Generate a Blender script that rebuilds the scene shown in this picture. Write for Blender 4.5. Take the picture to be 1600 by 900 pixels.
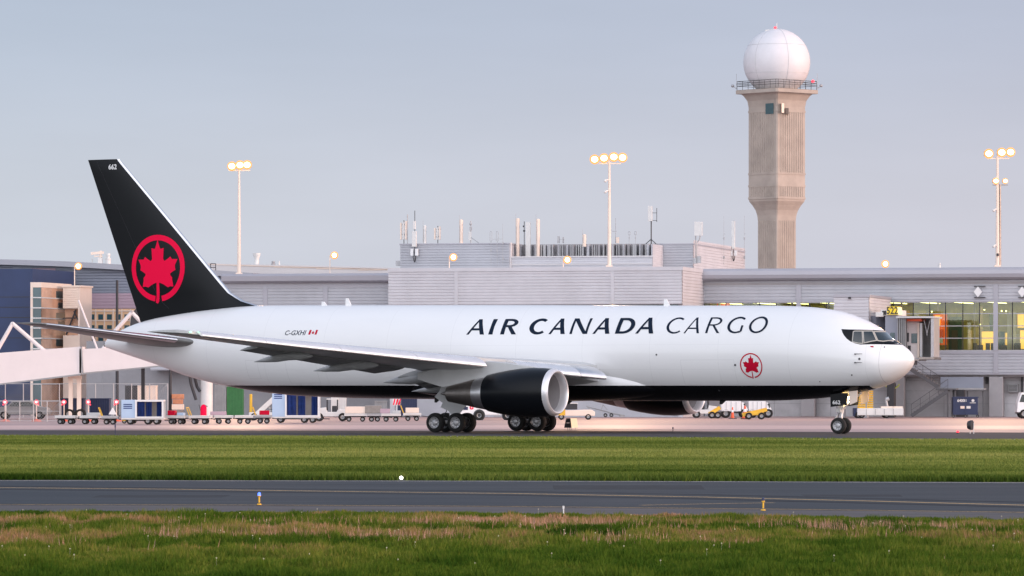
import bpy, bmesh, math, random
import numpy as np
from mathutils import Vector, Matrix, noise
from mathutils.bvhtree import BVHTree
from mathutils.geometry import tessellate_polygon

random.seed(7)
R = math.radians
SC = bpy.context.scene
for o in list(bpy.data.objects):
    bpy.data.objects.remove(o)
COL = SC.collection

# ------------------------------------------------------------------ camera
H = 2.8            # camera height over the airfield
F = 7290.0         # focal length in photograph pixels (1600 wide)
cd = bpy.data.cameras.new('camera')
cam = bpy.data.objects.new('camera', cd)
COL.objects.link(cam)
cam.location = (0, 0, H)
cam.rotation_euler = (R(90), 0, 0)
cd.sensor_width = 36
cd.lens = F / 1600 * 36
cd.shift_y = 150 / 1600
cd.clip_start = 1
cd.clip_end = 6000
cd.dof.use_dof = True
cd.dof.focus_distance = 262
cd.dof.aperture_fstop = 9
SC.camera = cam

# ------------------------------------------------------------------ sky and sun
SUN_AZ, SUN_EL = 12.0, 7.0
sunvec = Vector((math.cos(R(SUN_AZ)) * math.cos(R(SUN_EL)), -math.sin(R(SUN_AZ)) * math.cos(R(SUN_EL)), math.sin(R(SUN_EL))))
wd = bpy.data.worlds.new('World')
SC.world = wd
wd.use_nodes = True
nt = wd.node_tree
for n in list(nt.nodes):
    nt.nodes.remove(n)
def wn(t, **k):
    n = nt.nodes.new(t)
    for a, b in k.items():
        setattr(n, a, b)
    return n
def wmath(op, a, b=None, clamp=False):
    n = wn('ShaderNodeMath', operation=op, use_clamp=clamp)
    for i, v in enumerate((a, b)):
        if v is None: continue
        if isinstance(v, (int, float)): n.inputs[i].default_value = v
        else: nt.links.new(v, n.inputs[i])
    return n.outputs[0]
out = wn('ShaderNodeOutputWorld')
bg = wn('ShaderNodeBackground')
tc = wn('ShaderNodeTexCoord')
sep = wn('ShaderNodeSeparateXYZ')
nt.links.new(tc.outputs['Generated'], sep.inputs[0])
X, Y, Z = sep.outputs
# cloud-veiled dusk gradient by elevation (sine of elevation)
ramp = wn('ShaderNodeValToRGB')
cr = ramp.color_ramp
cr.interpolation = 'EASE'
stops = [(0.0, (.590, .615, .700)), (0.030, (.545, .590, .690)), (0.085, (.425, .490, .625)), (0.30, (.43, .50, .66)), (1.0, (.36, .44, .62))]
while len(cr.elements) < len(stops): cr.elements.new(0.5)
for e, (p, c) in zip(cr.elements, stops):
    e.position = p; e.color = c + (1,)
nt.links.new(wmath('MAXIMUM', Z, 0.0), ramp.inputs[0])
# pinker to the right, brighter and warmer behind the camera where the sun has just gone low
pink = wmath('MULTIPLY', wmath('ADD', wmath('MULTIPLY', X, 4.2), 0.45, True), wmath('SUBTRACT', 1.0, wmath('MULTIPLY', wmath('MAXIMUM', Z, 0.0), 3.0), True), True)
mixp = wn('ShaderNodeMix', data_type='RGBA', blend_type='MULTIPLY')
nt.links.new(pink, mixp.inputs[0])
nt.links.new(ramp.outputs[0], mixp.inputs[6])
mixp.inputs[7].default_value = (1.05, .965, .975, 1)
nz = wn('ShaderNodeTexNoise')
mpn = wn('ShaderNodeMapping')
mpn.inputs['Scale'].default_value = (5, 5, 26)
nt.links.new(tc.outputs['Generated'], mpn.inputs[0])
nt.links.new(mpn.outputs[0], nz.inputs['Vector'])
nz.inputs['Scale'].default_value = 2.2
nz.inputs['Detail'].default_value = 4
nzv = wmath('ADD', wmath('MULTIPLY', nz.outputs[0], 0.16), 0.93)
back = wmath('MAXIMUM', wmath('ADD', wmath('MULTIPLY', Y, -1.0), 0.0), 0.0)
gain = nzv
vm = wn('ShaderNodeVectorMath', operation='SCALE')
nt.links.new(mixp.outputs[2], vm.inputs[0])
nt.links.new(gain, vm.inputs['Scale'])
# warm glow round the low sun
dotn = wn('ShaderNodeVectorMath', operation='DOT_PRODUCT')
nt.links.new(tc.outputs['Generated'], dotn.inputs[0])
dotn.inputs[1].default_value = sunvec
glow = wmath('POWER', wmath('MAXIMUM', dotn.outputs['Value'], 0.0), 9.0)
vg = wn('ShaderNodeVectorMath', operation='SCALE')
vg.inputs[0].default_value = (1.5, .85, .62)
nt.links.new(glow, vg.inputs['Scale'])
va = wn('ShaderNodeVectorMath', operation='ADD')
vbk = wn('ShaderNodeVectorMath', operation='SCALE')
vbk.inputs[0].default_value = (1.82, 1.74, 1.74)
nt.links.new(wmath('MULTIPLY', back, nzv), vbk.inputs['Scale'])
vab = wn('ShaderNodeVectorMath', operation='ADD')
nt.links.new(vm.outputs[0], vab.inputs[0]); nt.links.new(vbk.outputs[0], vab.inputs[1])
nt.links.new(vab.outputs[0], va.inputs[0]); nt.links.new(vg.outputs[0], va.inputs[1])
sky = wn('ShaderNodeTexSky', sky_type='NISHITA')
sky.sun_disc = False
sky.sun_elevation = R(SUN_EL)
sky.sun_rotation = R(90 + SUN_AZ)
vs = wn('ShaderNodeVectorMath', operation='SCALE')
nt.links.new(sky.outputs[0], vs.inputs[0]); vs.inputs['Scale'].default_value = 0.02
va2 = wn('ShaderNodeVectorMath', operation='ADD')
nt.links.new(va.outputs[0], va2.inputs[0]); nt.links.new(vs.outputs[0], va2.inputs[1])
# these nodes already carry absolute radiance; the background strength stays in the 0.05-0.15 range
vt = wn('ShaderNodeVectorMath', operation='SCALE')
nt.links.new(va2.outputs[0], vt.inputs[0]); vt.inputs['Scale'].default_value = 10
nt.links.new(vt.outputs[0], bg.inputs[0])
bg.inputs[1].default_value = 0.1
nt.links.new(bg.outputs[0], out.inputs[0])

sl = bpy.data.lights.new('sun', 'SUN')
sl.energy = 2.2
sl.angle = R(12)
sl.color = (1.0, .64, .48)
so = bpy.data.objects.new('sun', sl)
COL.objects.link(so)
so.location = (200, -50, 80)
so.rotation_euler = sunvec.to_track_quat('Z', 'Y').to_euler()

vs_ = SC.view_settings
vs_.view_transform = 'Standard'
vs_.look = 'None'
vs_.exposure = 0.0
vs_.gamma = 1.0
vs_.use_curve_mapping = False

# ------------------------------------------------------------------ materials
def mat(name, col, rough=.6, metal=0, coat=0, emit=None, estr=0, var=0, vscale=1.0, bump=0, bscale=20, spec=.5, alpha=1):
    m = bpy.data.materials.new(name)
    m.use_nodes = True
    t = m.node_tree
    b = t.nodes['Principled BSDF']
    b.inputs['Base Color'].default_value = tuple(col) + (1,)
    b.inputs['Roughness'].default_value = rough
    b.inputs['Metallic'].default_value = metal
    b.inputs['Coat Weight'].default_value = coat
    b.inputs['Coat Roughness'].default_value = .08
    b.inputs['Specular IOR Level'].default_value = spec
    if emit:
        b.inputs['Emission Color'].default_value = tuple(emit) + (1,)
        b.inputs['Emission Strength'].default_value = estr
    if var or bump:
        tcn = t.nodes.new('ShaderNodeTexCoord')
        n = t.nodes.new('ShaderNodeTexNoise')
        n.inputs['Scale'].default_value = vscale
        n.inputs['Detail'].default_value = 6
        n.inputs['Roughness'].default_value = .65
        t.links.new(tcn.outputs['Object'], n.inputs['Vector'])
        if var:
            mx = t.nodes.new('ShaderNodeMix'); mx.data_type = 'RGBA'
            mp = t.nodes.new('ShaderNodeMapRange')
            mp.inputs[1].default_value = .3; mp.inputs[2].default_value = .7
            t.links.new(n.outputs[0], mp.inputs[0])
            t.links.new(mp.outputs[0], mx.inputs[0])
            mx.inputs[6].default_value = tuple(c * (1 - var) for c in col) + (1,)
            mx.inputs[7].default_value = tuple(min(1, c * (1 + var)) for c in col) + (1,)
            t.links.new(mx.outputs[2], b.inputs['Base Color'])
        if bump:
            n2 = t.nodes.new('ShaderNodeTexNoise'); n2.inputs['Scale'].default_value = bscale; n2.inputs['Detail'].default_value = 4
            t.links.new(tcn.outputs['Object'], n2.inputs['Vector'])
            bp = t.nodes.new('ShaderNodeBump'); bp.inputs['Strength'].default_value = bump
            bp.inputs['Distance'].default_value = .02
            t.links.new(n2.outputs[0], bp.inputs['Height'])
            t.links.new(bp.outputs[0], b.inputs['Normal'])
    return m

M = {}
M['white'] = mat('white_paint', (.80, .80, .80), .28, coat=.25, var=.02, vscale=.6)
M['offwhite'] = mat('off_white_paint', (.66, .65, .63), .5, var=.08, vscale=1.5)
M['black'] = mat('black_paint', (.004, .005, .007), .30, spec=.22)
M['red'] = mat('red_emblem', (.86, .003, .055), .5, spec=.1)
M['dkred'] = mat('dark_red_emblem', (.50, .004, .03), .5, spec=.1)
M['navy'] = mat('dark_lettering', (.006, .014, .032), .5, spec=.12)
M['whitemark'] = mat('white_marking', (.75, .75, .75), .5)
M['stabgrey'] = mat('tailplane_grey', (.17, .17, .165), .4, var=.12, vscale=1)
M['alu'] = mat('polished_aluminium', (.86, .85, .85), .20, metal=.65, var=.05, vscale=2)
M['alub'] = mat('brushed_aluminium', (.72, .72, .74), .33, metal=1, var=.08, vscale=2)
M['titan'] = mat('titanium', (.30, .27, .25), .42, metal=1, var=.15, vscale=3)
M['wgrey'] = mat('wing_grey', (.50, .51, .515), .35, var=.07, vscale=.8)
M['stairgrey'] = mat('stair_grey', (.12, .12, .13), .55)
M['wdark'] = mat('flap_grey', (.27, .275, .28), .45, var=.15, vscale=1.2)
M['tyre'] = mat('tyre_rubber', (.012, .012, .012), .85, var=.2, vscale=6)
M['rim'] = mat('wheel_rim', (.45, .45, .46), .4, metal=.6)
M['steel'] = mat('gear_steel', (.42, .43, .44), .4, metal=.5, var=.2, vscale=4)
M['dark'] = mat('dark_metal', (.03, .03, .035), .5)
M['glass_dark'] = mat('cockpit_glass', (.012, .02, .022), .06, coat=1)
M['frame'] = mat('window_frame', (.42, .40, .36), .45)
M['siding'] = mat('metal_siding', (.43, .44, .475), .5, metal=.1, var=.10, vscale=.35)
M['siding_pale'] = mat('pale_metal_siding', (.54, .54, .57), .5, metal=.05, var=.08, vscale=.35)
M['siding_lilac'] = mat('lilac_siding', (.46, .33, .39), .55, var=.06, vscale=.3)
M['siding_blue'] = mat('blue_grey_siding', (.27, .29, .35), .5, metal=.2, var=.06, vscale=.3)
M['fascia'] = mat('grey_fascia', (.37, .37, .41), .45, metal=.3, var=.04, vscale=.2)
M['wallmid'] = mat('mid_grey_panel', (.27, .27, .285), .65, var=.12, vscale=.5)
M['lip'] = mat('inlet_lip_metal', (.72, .72, .74), .32, metal=.45, var=.05, vscale=2)
M['pinkcore'] = mat('red_lamp_core', (.9, .5, .5), .5, emit=(1, .62, .62), estr=3)
M['wallgrey'] = mat('grey_panel', (.46, .46, .475), .65, var=.16, vscale=.6)
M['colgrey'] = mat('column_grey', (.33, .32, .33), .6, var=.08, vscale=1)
M['bluewall'] = mat('dark_blue_wall', (.022, .042, .115), .5, var=.12, vscale=.4)
M['concrete'] = mat('tower_concrete', (.40, .345, .30), .85, var=.14, vscale=.5, bump=.4, bscale=3)
M['tan'] = mat('tan_cladding', (.80, .50, .29), .5, var=.1, vscale=.5)
M['roofw'] = mat('roof_membrane', (.62, .60, .60), .7, var=.05, vscale=.2)
M['cream'] = mat('cream_panel', (.80, .66, .56), .5, var=.06, vscale=.5)
M['mutedorange'] = mat('faded_orange', (.50, .22, .12), .7, var=.2, vscale=3)
M['yellow'] = mat('yellow_paint', (.72, .42, .03), .5, var=.1, vscale=3)
M['orange'] = mat('orange_plastic', (.75, .10, .03), .5)
M['blue'] = mat('blue_curtain', (.015, .045, .20), .6, var=.3, vscale=3)
M['navybin'] = mat('navy_container', (.014, .025, .075), .5, var=.15, vscale=2)
M['green'] = mat('green_panel', (.035, .17, .05), .6, var=.15, vscale=2)
M['ltblue'] = mat('pale_blue_panel', (.42, .55, .72), .5, var=.05, vscale=1)
M['galv'] = mat('galvanised', (.42, .42, .43), .5, metal=.5, var=.1, vscale=2)
M['postdark'] = mat('dark_post', (.03, .03, .035), .6)
M['bridge'] = mat('jet_bridge_panel', (.72, .655, .645), .55, var=.04, vscale=.6)
M['lamp'] = mat('lamp_glow', (.9, .6, .3), .5, emit=(1, .56, .22), estr=2.3)
M['lampcore'] = mat('lamp_core_glow', (1, .9, .7), .5, emit=(1, .84, .58), estr=7)
M['lamphalo'] = mat('lamp_halo_glow', (.2, .1, .04), .6, emit=(1, .40, .12), estr=1.25)  # orange emission painted round the lamps as their halo
M['lampw'] = mat('white_lamp_glow', (.9, .9, .9), .5, emit=(1, .93, .8), estr=6)
M['redlamp'] = mat('red_lamp_glow', (.9, .1, .1), .5, emit=(1, .02, .06), estr=1.6)
M['bluelamp'] = mat('blue_lamp_glow', (.1, .2, .9), .5, emit=(.06, .16, 1), estr=2.2)
M['greenlamp'] = mat('green_lamp_glow', (.1, .9, .4), .5, emit=(.3, 1, .55), estr=2.5)
M['gearlamp'] = mat('landing_lamp_glow', (1, .8, .4), .5, emit=(1, .66, .25), estr=14)
M['signyel'] = mat('lit_yellow_sign', (.8, .6, .02), .5, emit=(1, .72, .02), estr=.10)
M['room'] = mat('room_wall', (.46, .42, .20), .8, var=.25, vscale=.7)
M['roomfloor'] = mat('room_floor', (.10, .10, .09), .5)
M['roomlight'] = mat('ceiling_strip', (.9, .9, .8), .5, emit=(.95, 1, .52), estr=7.0)
M['roomyel'] = mat('lit_yellow_panel', (.8, .6, .2), .6, emit=(1, .58, .10), estr=.95)
M['roomorange'] = mat('orange_booth', (.8, .16, .05), .6, emit=(1, .18, .05), estr=.28)
M['teal'] = mat('teal_glass', (.035, .085, .10), .12, coat=.5, var=.3, vscale=.4)
M['sunsetglass'] = mat('sunset_reflection_glass', (.60, .35, .23), .2, coat=.5, var=.35, vscale=.45)  # the sunset's orange reflection is put into the glass colour
M['radome'] = mat('radome_white', (.68, .67, .69), .5, var=.05, vscale=.7)
M['bush'] = mat('bush_leaf', (.02, .045, .012), .8)

def glassmat(name, tint, rough=.03, gl=.22):
    m = bpy.data.materials.new(name); m.use_nodes = True
    t = m.node_tree
    for n in list(t.nodes): t.nodes.remove(n)
    o = t.nodes.new('ShaderNodeOutputMaterial')
    mx = t.nodes.new('ShaderNodeMixShader'); mx.inputs[0].default_value = gl
    tr = t.nodes.new('ShaderNodeBsdfTransparent'); tr.inputs[0].default_value = tint + (1,)
    g = t.nodes.new('ShaderNodeBsdfGlossy'); g.inputs[0].default_value = (.75, .85, .8, 1); g.inputs[1].default_value = rough
    t.links.new(tr.outputs[0], mx.inputs[1]); t.links.new(g.outputs[0], mx.inputs[2]); t.links.new(mx.outputs[0], o.inputs[0])
    return m
M['glass'] = glassmat('green_tinted_glass', (.86, .84, .52), gl=.09)

# ------------------------------------------------------------------ helpers
def setp(o, label=None, cat=None, group=None, kind=None):
    if label: o['label'] = label
    if cat: o['category'] = cat
    if group: o['group'] = group
    if kind: o['kind'] = kind
    return o
def thing(name, label, cat, loc=(0, 0, 0), rz=0, group=None):
    o = bpy.data.objects.new(name, None); COL.objects.link(o)
    o.empty_display_size = .5
    o.location = loc; o.rotation_euler = (0, 0, rz)
    return setp(o, label, cat, group)
def copy_tree(o, parent=None, root=True):
    c = o.copy(); COL.objects.link(c)
    if parent is not None: c.parent = parent
    for ch in [x for x in bpy.data.objects if x.parent == o]:
        copy_tree(ch, c)
    return c

class MB:
    def __init__(s, T=None):
        s.v = []; s.f = []; s.m = []; s.s = []; s.T = T
    def add(s, vs, fs, m=0, sm=False):
        b = len(s.v)
        for v in vs:
            s.v.append(tuple(s.T @ Vector(v)) if s.T is not None else tuple(v))
        for f in fs:
            s.f.append(tuple(b + i for i in f)); s.m.append(m); s.s.append(sm)
        return s
    def box(s, x0, x1, y0, y1, z0, z1, m=0):
        vs = [(x, y, z) for z in (z0, z1) for y in (y0, y1) for x in (x0, x1)]
        return s.add(vs, [(0, 2, 3, 1), (4, 5, 7, 6), (0, 1, 5, 4), (2, 6, 7, 3), (0, 4, 6, 2), (1, 3, 7, 5)], m)
    def bar(s, p, q, w, h=None, m=0, up=(0, 0, 1)):
        h = h or w
        p, q = Vector(p), Vector(q); d = (q - p).normalized()
        u = Vector(up)
        if abs(d.dot(u)) > .95: u = Vector((0, 1, 0))
        a = d.cross(u).normalized() * w / 2; b = a.cross(d).normalized() * h / 2
        vs = [e + i * a + j * b for e in (p, q) for i, j in ((-1, -1), (1, -1), (1, 1), (-1, 1))]
        return s.add(vs, [(0, 3, 2, 1), (4, 5, 6, 7), (0, 1, 5, 4), (1, 2, 6, 5), (2, 3, 7, 6), (3, 0, 4, 7)], m)
    def tube(s, p, q, r0, r1=None, n=12, m=0, sm=True, caps=True):
        r1 = r0 if r1 is None else r1
        p, q = Vector(p), Vector(q); d = (q - p).normalized()
        u = Vector((0, 0, 1)) if abs(d.z) < .9 else Vector((1, 0, 0))
        a = d.cross(u).normalized(); b = d.cross(a)
        vs = []
        for c, r in ((p, r0), (q, r1)):
            for i in range(n):
                t = 2 * math.pi * i / n
                vs.append(c + a * (r * math.cos(t)) + b * (r * math.sin(t)))
        s.add(vs, [(i, (i + 1) % n, n + (i + 1) % n, n + i) for i in range(n)], m, sm)
        if caps:
            s.add(vs[:n], [tuple(range(n - 1, -1, -1))], m); s.add(vs[n:], [tuple(range(n))], m)
        return s
    def path(s, pts, r, n=8, m=0):
        for a, b in zip(pts, pts[1:]): s.tube(a, b, r, r, n, m)
        return s
    def lathe(s, prof, org, ax, n=32, m=0, sm=True, close=False):
        org, ax = Vector(org), Vector(ax).normalized()
        u = Vector((0, 0, 1)) if abs(ax.z) < .9 else Vector((1, 0, 0))
        a = ax.cross(u).normalized(); b = ax.cross(a)
        vs = []
        for d, r in prof:
            for i in range(n):
                t = 2 * math.pi * i / n
                vs.append(org + ax * d + a * (r * math.cos(t)) + b * (r * math.sin(t)))
        k = len(prof); fs = []
        for j in range(k - 1 if not close else k):
            j2 = (j + 1) % k
            for i in range(n):
                i2 = (i + 1) % n
                fs.append((j * n + i, j * n + i2, j2 * n + i2, j2 * n + i))
        return s.add(vs, fs, m, sm)
    def prism(s, poly, a0, a1, axis='y', m=0):
        n = len(poly)
        def P(u, v, a):
            return (u, a, v) if axis == 'y' else ((a, u, v) if axis == 'x' else (u, v, a))
        vs = [P(u, v, a0) for u, v in poly] + [P(u, v, a1) for u, v in poly]
        s.add(vs, [tuple(range(n)), tuple(range(2 * n - 1, n - 1, -1))] + [(i, n + i, n + (i + 1) % n, (i + 1) % n) for i in range(n)], m)
        return s
    def loft(s, secs, m=0, sm=True, closed=True, caps=True):
        n = len(secs[0]); vs = [p for q in secs for p in q]; fs = []
        for j in range(len(secs) - 1):
            for i in range(n if closed else n - 1):
                i2 = (i + 1) % n
                fs.append((j * n + i, j * n + i2, (j + 1) * n + i2, (j + 1) * n + i))
        s.add(vs, fs, m, sm)
        if caps:
            s.add(secs[0], [tuple(range(n - 1, -1, -1))], m); s.add(secs[-1], [tuple(range(n))], m)
        return s
    def ball(s, c, r, n=12, k=8, m=0, sc=(1, 1, 1)):
        vs = []; fs = []
        for j in range(k + 1):
            ph = math.pi * j / k
            for i in range(n):
                t = 2 * math.pi * i / n
                vs.append((c[0] + r * sc[0] * math.sin(ph) * math.cos(t), c[1] + r * sc[1] * math.sin(ph) * math.sin(t), c[2] + r * sc[2] * math.cos(ph)))
        for j in range(k):
            for i in range(n):
                fs.append((j * n + i, (j + 1) * n + i, (j + 1) * n + (i + 1) % n, j * n + (i + 1) % n))
        return s.add(vs, fs, m, True)
    def build(s, name, mats, parent=None, bevel=0, recalc=True):
        me = bpy.data.meshes.new(name)
        me.from_pydata(s.v, [], s.f)
        if not isinstance(mats, (list, tuple)): mats = [mats]
        for x in mats: me.materials.append(M[x] if isinstance(x, str) else x)
        me.polygons.foreach_set('material_index', s.m)
        me.polygons.foreach_set('use_smooth', s.s)
        if recalc:
            bm = bmesh.new(); bm.from_mesh(me)
            bmesh.ops.remove_doubles(bm, verts=bm.verts, dist=1e-5)
            bmesh.ops.recalc_face_normals(bm, faces=bm.faces)
            bm.to_mesh(me); bm.free()
        if any(s.s): me.set_sharp_from_angle(angle=R(38))
        me.update()
        o = bpy.data.objects.new(name, me); COL.objects.link(o)
        if parent is not None: o.parent = parent
        if bevel:
            b = o.modifiers.new('bevel', 'BEVEL'); b.width = bevel; b.segments = 2; b.limit_method = 'ANGLE'
        return o

def W(px, py, Z): return Vector(((px - 800) * Z / F, Z, H + (600 - py) * Z / F))
def G(px, py, z=0.0):
    Z = F * H / (py - 600.0)
    return Vector(((px - 800) * Z / F, Z, z))
def interp(xs, ys, x): return float(np.interp(x, xs, ys))
# ------------------------------------------------------------------ ground, apron, taxiways
def sheet(name, pts, z, material, kind='structure'):
    me = bpy.data.meshes.new(name)
    me.from_pydata([(p[0], p[1], z) for p in pts], [], [tuple(range(len(pts)))])
    bm = bmesh.new(); bm.from_mesh(me); bmesh.ops.triangulate(bm, faces=bm.faces); bmesh.ops.recalc_face_normals(bm, faces=bm.faces)
    for f in bm.faces:
        if f.normal.z < 0: f.normal_flip()
    bm.to_mesh(me); bm.free()
    me.materials.append(material)
    o = bpy.data.objects.new(name, me); COL.objects.link(o)
    return setp(o, kind=kind)
def ground_mat(name, c1, c2, c3, sc, rough=.9, stretch=(1, 1, 1), bump=.3, fine=30, spec=.3, r2=None):
    m = bpy.data.materials.new(name); m.use_nodes = True
    t = m.node_tree; b = t.nodes['Principled BSDF']
    b.inputs['Roughness'].default_value = rough; b.inputs['Specular IOR Level'].default_value = spec
    tcn = t.nodes.new('ShaderNodeTexCoord'); mp = t.nodes.new('ShaderNodeMapping'); mp.inputs['Scale'].default_value = stretch
    t.links.new(tcn.outputs['Object'], mp.inputs[0])
    n = t.nodes.new('ShaderNodeTexNoise'); n.inputs['Scale'].default_value = sc; n.inputs['Detail'].default_value = 8; n.inputs['Roughness'].default_value = .62
    t.links.new(mp.outputs[0], n.inputs['Vector'])
    r = t.nodes.new('ShaderNodeValToRGB'); e = r.color_ramp.elements
    e[0].position = .36; e[0].color = c1 + (1,); e[1].position = .64; e[1].color = c3 + (1,)
    k = r.color_ramp.elements.new(.5); k.color = c2 + (1,)
    t.links.new(n.outputs[0], r.inputs[0])
    n2 = t.nodes.new('ShaderNodeTexNoise'); n2.inputs['Scale'].default_value = fine; n2.inputs['Detail'].default_value = 3
    t.links.new(tcn.outputs['Object'], n2.inputs['Vector'])
    mx = t.nodes.new('ShaderNodeMix'); mx.data_type = 'RGBA'; mx.blend_type = 'MULTIPLY'; mx.inputs[0].default_value = .35
    t.links.new(r.outputs[0], mx.inputs[6]); t.links.new(n2.outputs[0], mx.inputs[7])
    gm = t.nodes.new('ShaderNodeVectorMath'); gm.operation = 'SCALE'; gm.inputs['Scale'].default_value = 1.2
    t.links.new(mx.outputs[2], gm.inputs[0])
    t.links.new(gm.outputs[0], b.inputs['Base Color'])
    bp = t.nodes.new('ShaderNodeBump'); bp.inputs['Strength'].default_value = bump; bp.inputs['Distance'].default_value = .03
    t.links.new(n2.outputs[0], bp.inputs['Height']); t.links.new(bp.outputs[0], b.inputs['Normal'])
    return m
GM = {
 'grass': ground_mat('grass_soil', (.040, .055, .013), (.065, .085, .020), (.095, .115, .028), .08, .95, (1, 3.5, 1), .6, 9, .1),
 'apron': ground_mat('glow_pink_concrete', (.33, .225, .215), (.38, .26, .245), (.43, .30, .28), .05, .55, (1, 6, 1), .10, 4, .5),  # grey concrete; the dusk glow on it is put into this pink
 'asphalt': ground_mat('taxiway_asphalt', (.018, .026, .034), (.025, .034, .043), (.036, .044, .053), .12, .72, (1, 5, 1), .25, 25, .25),
 'dkasphalt': ground_mat('dark_asphalt', (.030, .028, .031), (.040, .036, .039), (.052, .046, .048), .10, .75, (1, 5, 1), .2, 15, .3),
 'shoulder': ground_mat('shoulder_asphalt', (.060, .057, .059), (.075, .070, .071), (.095, .088, .087), .15, .75, (1, 5, 1), .25, 18, .35),
 'line_y': mat('yellow_line_paint', (.52, .34, .12), .6, var=.25, vscale=2),
 'line_w': mat('pale_edge_paint', (.50, .47, .43), .6, var=.2, vscale=2),
}
S_ = sheet('ground', [(-1500, -300), (1500, -300), (1500, 4000), (-1500, 4000)], 0.0, GM['grass'])
def edge(pxy):      # ground points, extended past both picture sides
    p = [G(*q) for q in pxy]
    a = p[0] + (p[0] - p[1]).normalized() * 40; b = p[-1] + (p[-1] - p[-2]).normalized() * 40
    return [a] + p + [b]
far_edge = edge([(0, 680.3), (400, 681.3), (800, 682.6), (1200, 684.6), (1600, 687.3)])
dark_far = edge([(0, 672.3), (400, 672.8), (800, 673.3), (1200, 674.5), (1600, 676)])
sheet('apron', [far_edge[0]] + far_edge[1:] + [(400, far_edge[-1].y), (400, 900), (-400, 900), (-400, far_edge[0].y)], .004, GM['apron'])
sheet('far_taxiway', far_edge + dark_far[::-1], .008, GM['dkasphalt'])
def strip(name, line, w, z, material):
    n = len(line); a = []; b = []
    for i, p in enumerate(line):
        d = (line[min(i + 1, n - 1)] - line[max(i - 1, 0)]); d.z = 0; d.normalize()
        q = Vector((-d.y, d.x, 0)) * w / 2
        a.append(p + q); b.append(p - q)
    return sheet(name, a + b[::-1], z, material)
strip('far_taxiway_edge_line', far_edge, 1.5, .012, GM['line_w'])
tx_far = edge([(0, 750), (400, 750.6), (800, 751.3), (1200, 752.3), (1600, 753.6)])
tx_near = edge([(0, 800.5), (400, 801), (800, 803.2), (1200, 807.5), (1600, 813.5)])
sheet('near_taxiway', tx_far + tx_near[::-1], .004, GM['shoulder'])
tx_paved = edge([(0, 789.5), (400, 790), (800, 792), (1200, 795.8), (1600, 801)])
tx_f2 = edge([(0, 751.2), (400, 751.8), (800, 752.5), (1200, 753.5), (1600, 754.8)])
sheet('near_taxiway_pavement', tx_f2 + tx_paved[::-1], .008, GM['asphalt'])
strip('taxiway_edge_line_far', edge([(0, 751.6), (400, 752), (800, 752.4), (1200, 753.6), (1600, 755)]), .30, .012, GM['line_w'])
strip('taxiway_edge_line_near', edge([(0, 789), (400, 789.6), (800, 792), (1200, 796), (1600, 801.2)]), .17, .012, GM['line_y'])
strip('taxiway_centre_line', edge([(0, 762.6), (250, 764.8), (500, 768), (800, 771.8), (1100, 777.3), (1350, 783.3), (1600, 790)]), .30, .012, GM['line_y'])
strip('taxiway_branch_line', [G(1000, 790.2), G(1100, 788), G(1210, 786.2)], .16, .012, GM['line_y'])
# worn pavement: sealed cracks, rubber marks, patches
random.seed(21)
rub = mat('rubber_mark', (.020, .026, .032), .85, var=.4, vscale=.6, spec=.15)
pat = mat('asphalt_patch', (.030, .036, .043), .85, var=.3, vscale=1, spec=.18)
strip('rubber_streak', edge([(0, 765.2), (500, 770.4), (800, 774.4), (1100, 780.2), (1600, 793)]), .8, .0095, rub)
strip('rubber_streak', edge([(0, 760.2), (500, 765), (800, 768.4), (1100, 773.4), (1600, 785.5)]), .7, .0095, rub)
for (px, py, w_, d_) in ((250, 776, 3.2, 2.6), (980, 762, 4, 5), (1330, 775, 2.4, 2.2)):
    c_ = G(px, py); sheet('pavement_patch', [(c_.x - w_ / 2, c_.y - d_ / 2), (c_.x + w_ / 2, c_.y - d_ / 2), (c_.x + w_ / 2 + .1, c_.y + d_ / 2), (c_.x - w_ / 2, c_.y + d_ / 2)], .0087, pat)
# bright band across the apron: the sunset glow put into a paler pink
pale = ground_mat('bright_glow_concrete', (.52, .345, .31), (.57, .38, .34), (.63, .43, .38), .06, .5, (1, 6, 1), .08, 4, .5)
strip('apron_glow_band', [G(-300, 668), G(500, 667.5), G(1000, 667.5), G(1900, 668.5)], 26, .008, pale)

# ------------------------------------------------------------------ grass (uncountable)
def grass_mat(name, ramp_cols, rough=.7):
    m = bpy.data.materials.new(name); m.use_nodes = True
    t = m.node_tree; b = t.nodes['Principled BSDF']
    b.inputs['Roughness'].default_value = rough; b.inputs['Specular IOR Level'].default_value = .03
    a = t.nodes.new('ShaderNodeAttribute'); a.attribute_name = 'tint'
    r = t.nodes.new('ShaderNodeValToRGB'); e = r.color_ramp
    while len(e.elements) < len(ramp_cols): e.elements.new(.5)
    for x, (p, c) in zip(e.elements, ramp_cols): x.position = p; x.color = c + (1,)
    t.links.new(a.outputs['Fac'], r.inputs[0]); t.links.new(r.outputs[0], b.inputs['Base Color'])
    b.inputs['Subsurface Weight'].default_value = 0
    return m
def vnoise(x, y, seed):
    # smooth value noise on arrays
    rs = np.random.RandomState(seed); T = rs.rand(256, 256)
    xi = np.floor(x).astype(int); yi = np.floor(y).astype(int); fx = x - xi; fy = y - yi
    fx = fx * fx * (3 - 2 * fx); fy = fy * fy * (3 - 2 * fy)
    g = lambda a, b: T[a % 256, b % 256]
    return (g(xi, yi) * (1 - fx) + g(xi + 1, yi) * fx) * (1 - fy) + (g(xi, yi + 1) * (1 - fx) + g(xi + 1, yi + 1) * fx) * fy
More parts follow.
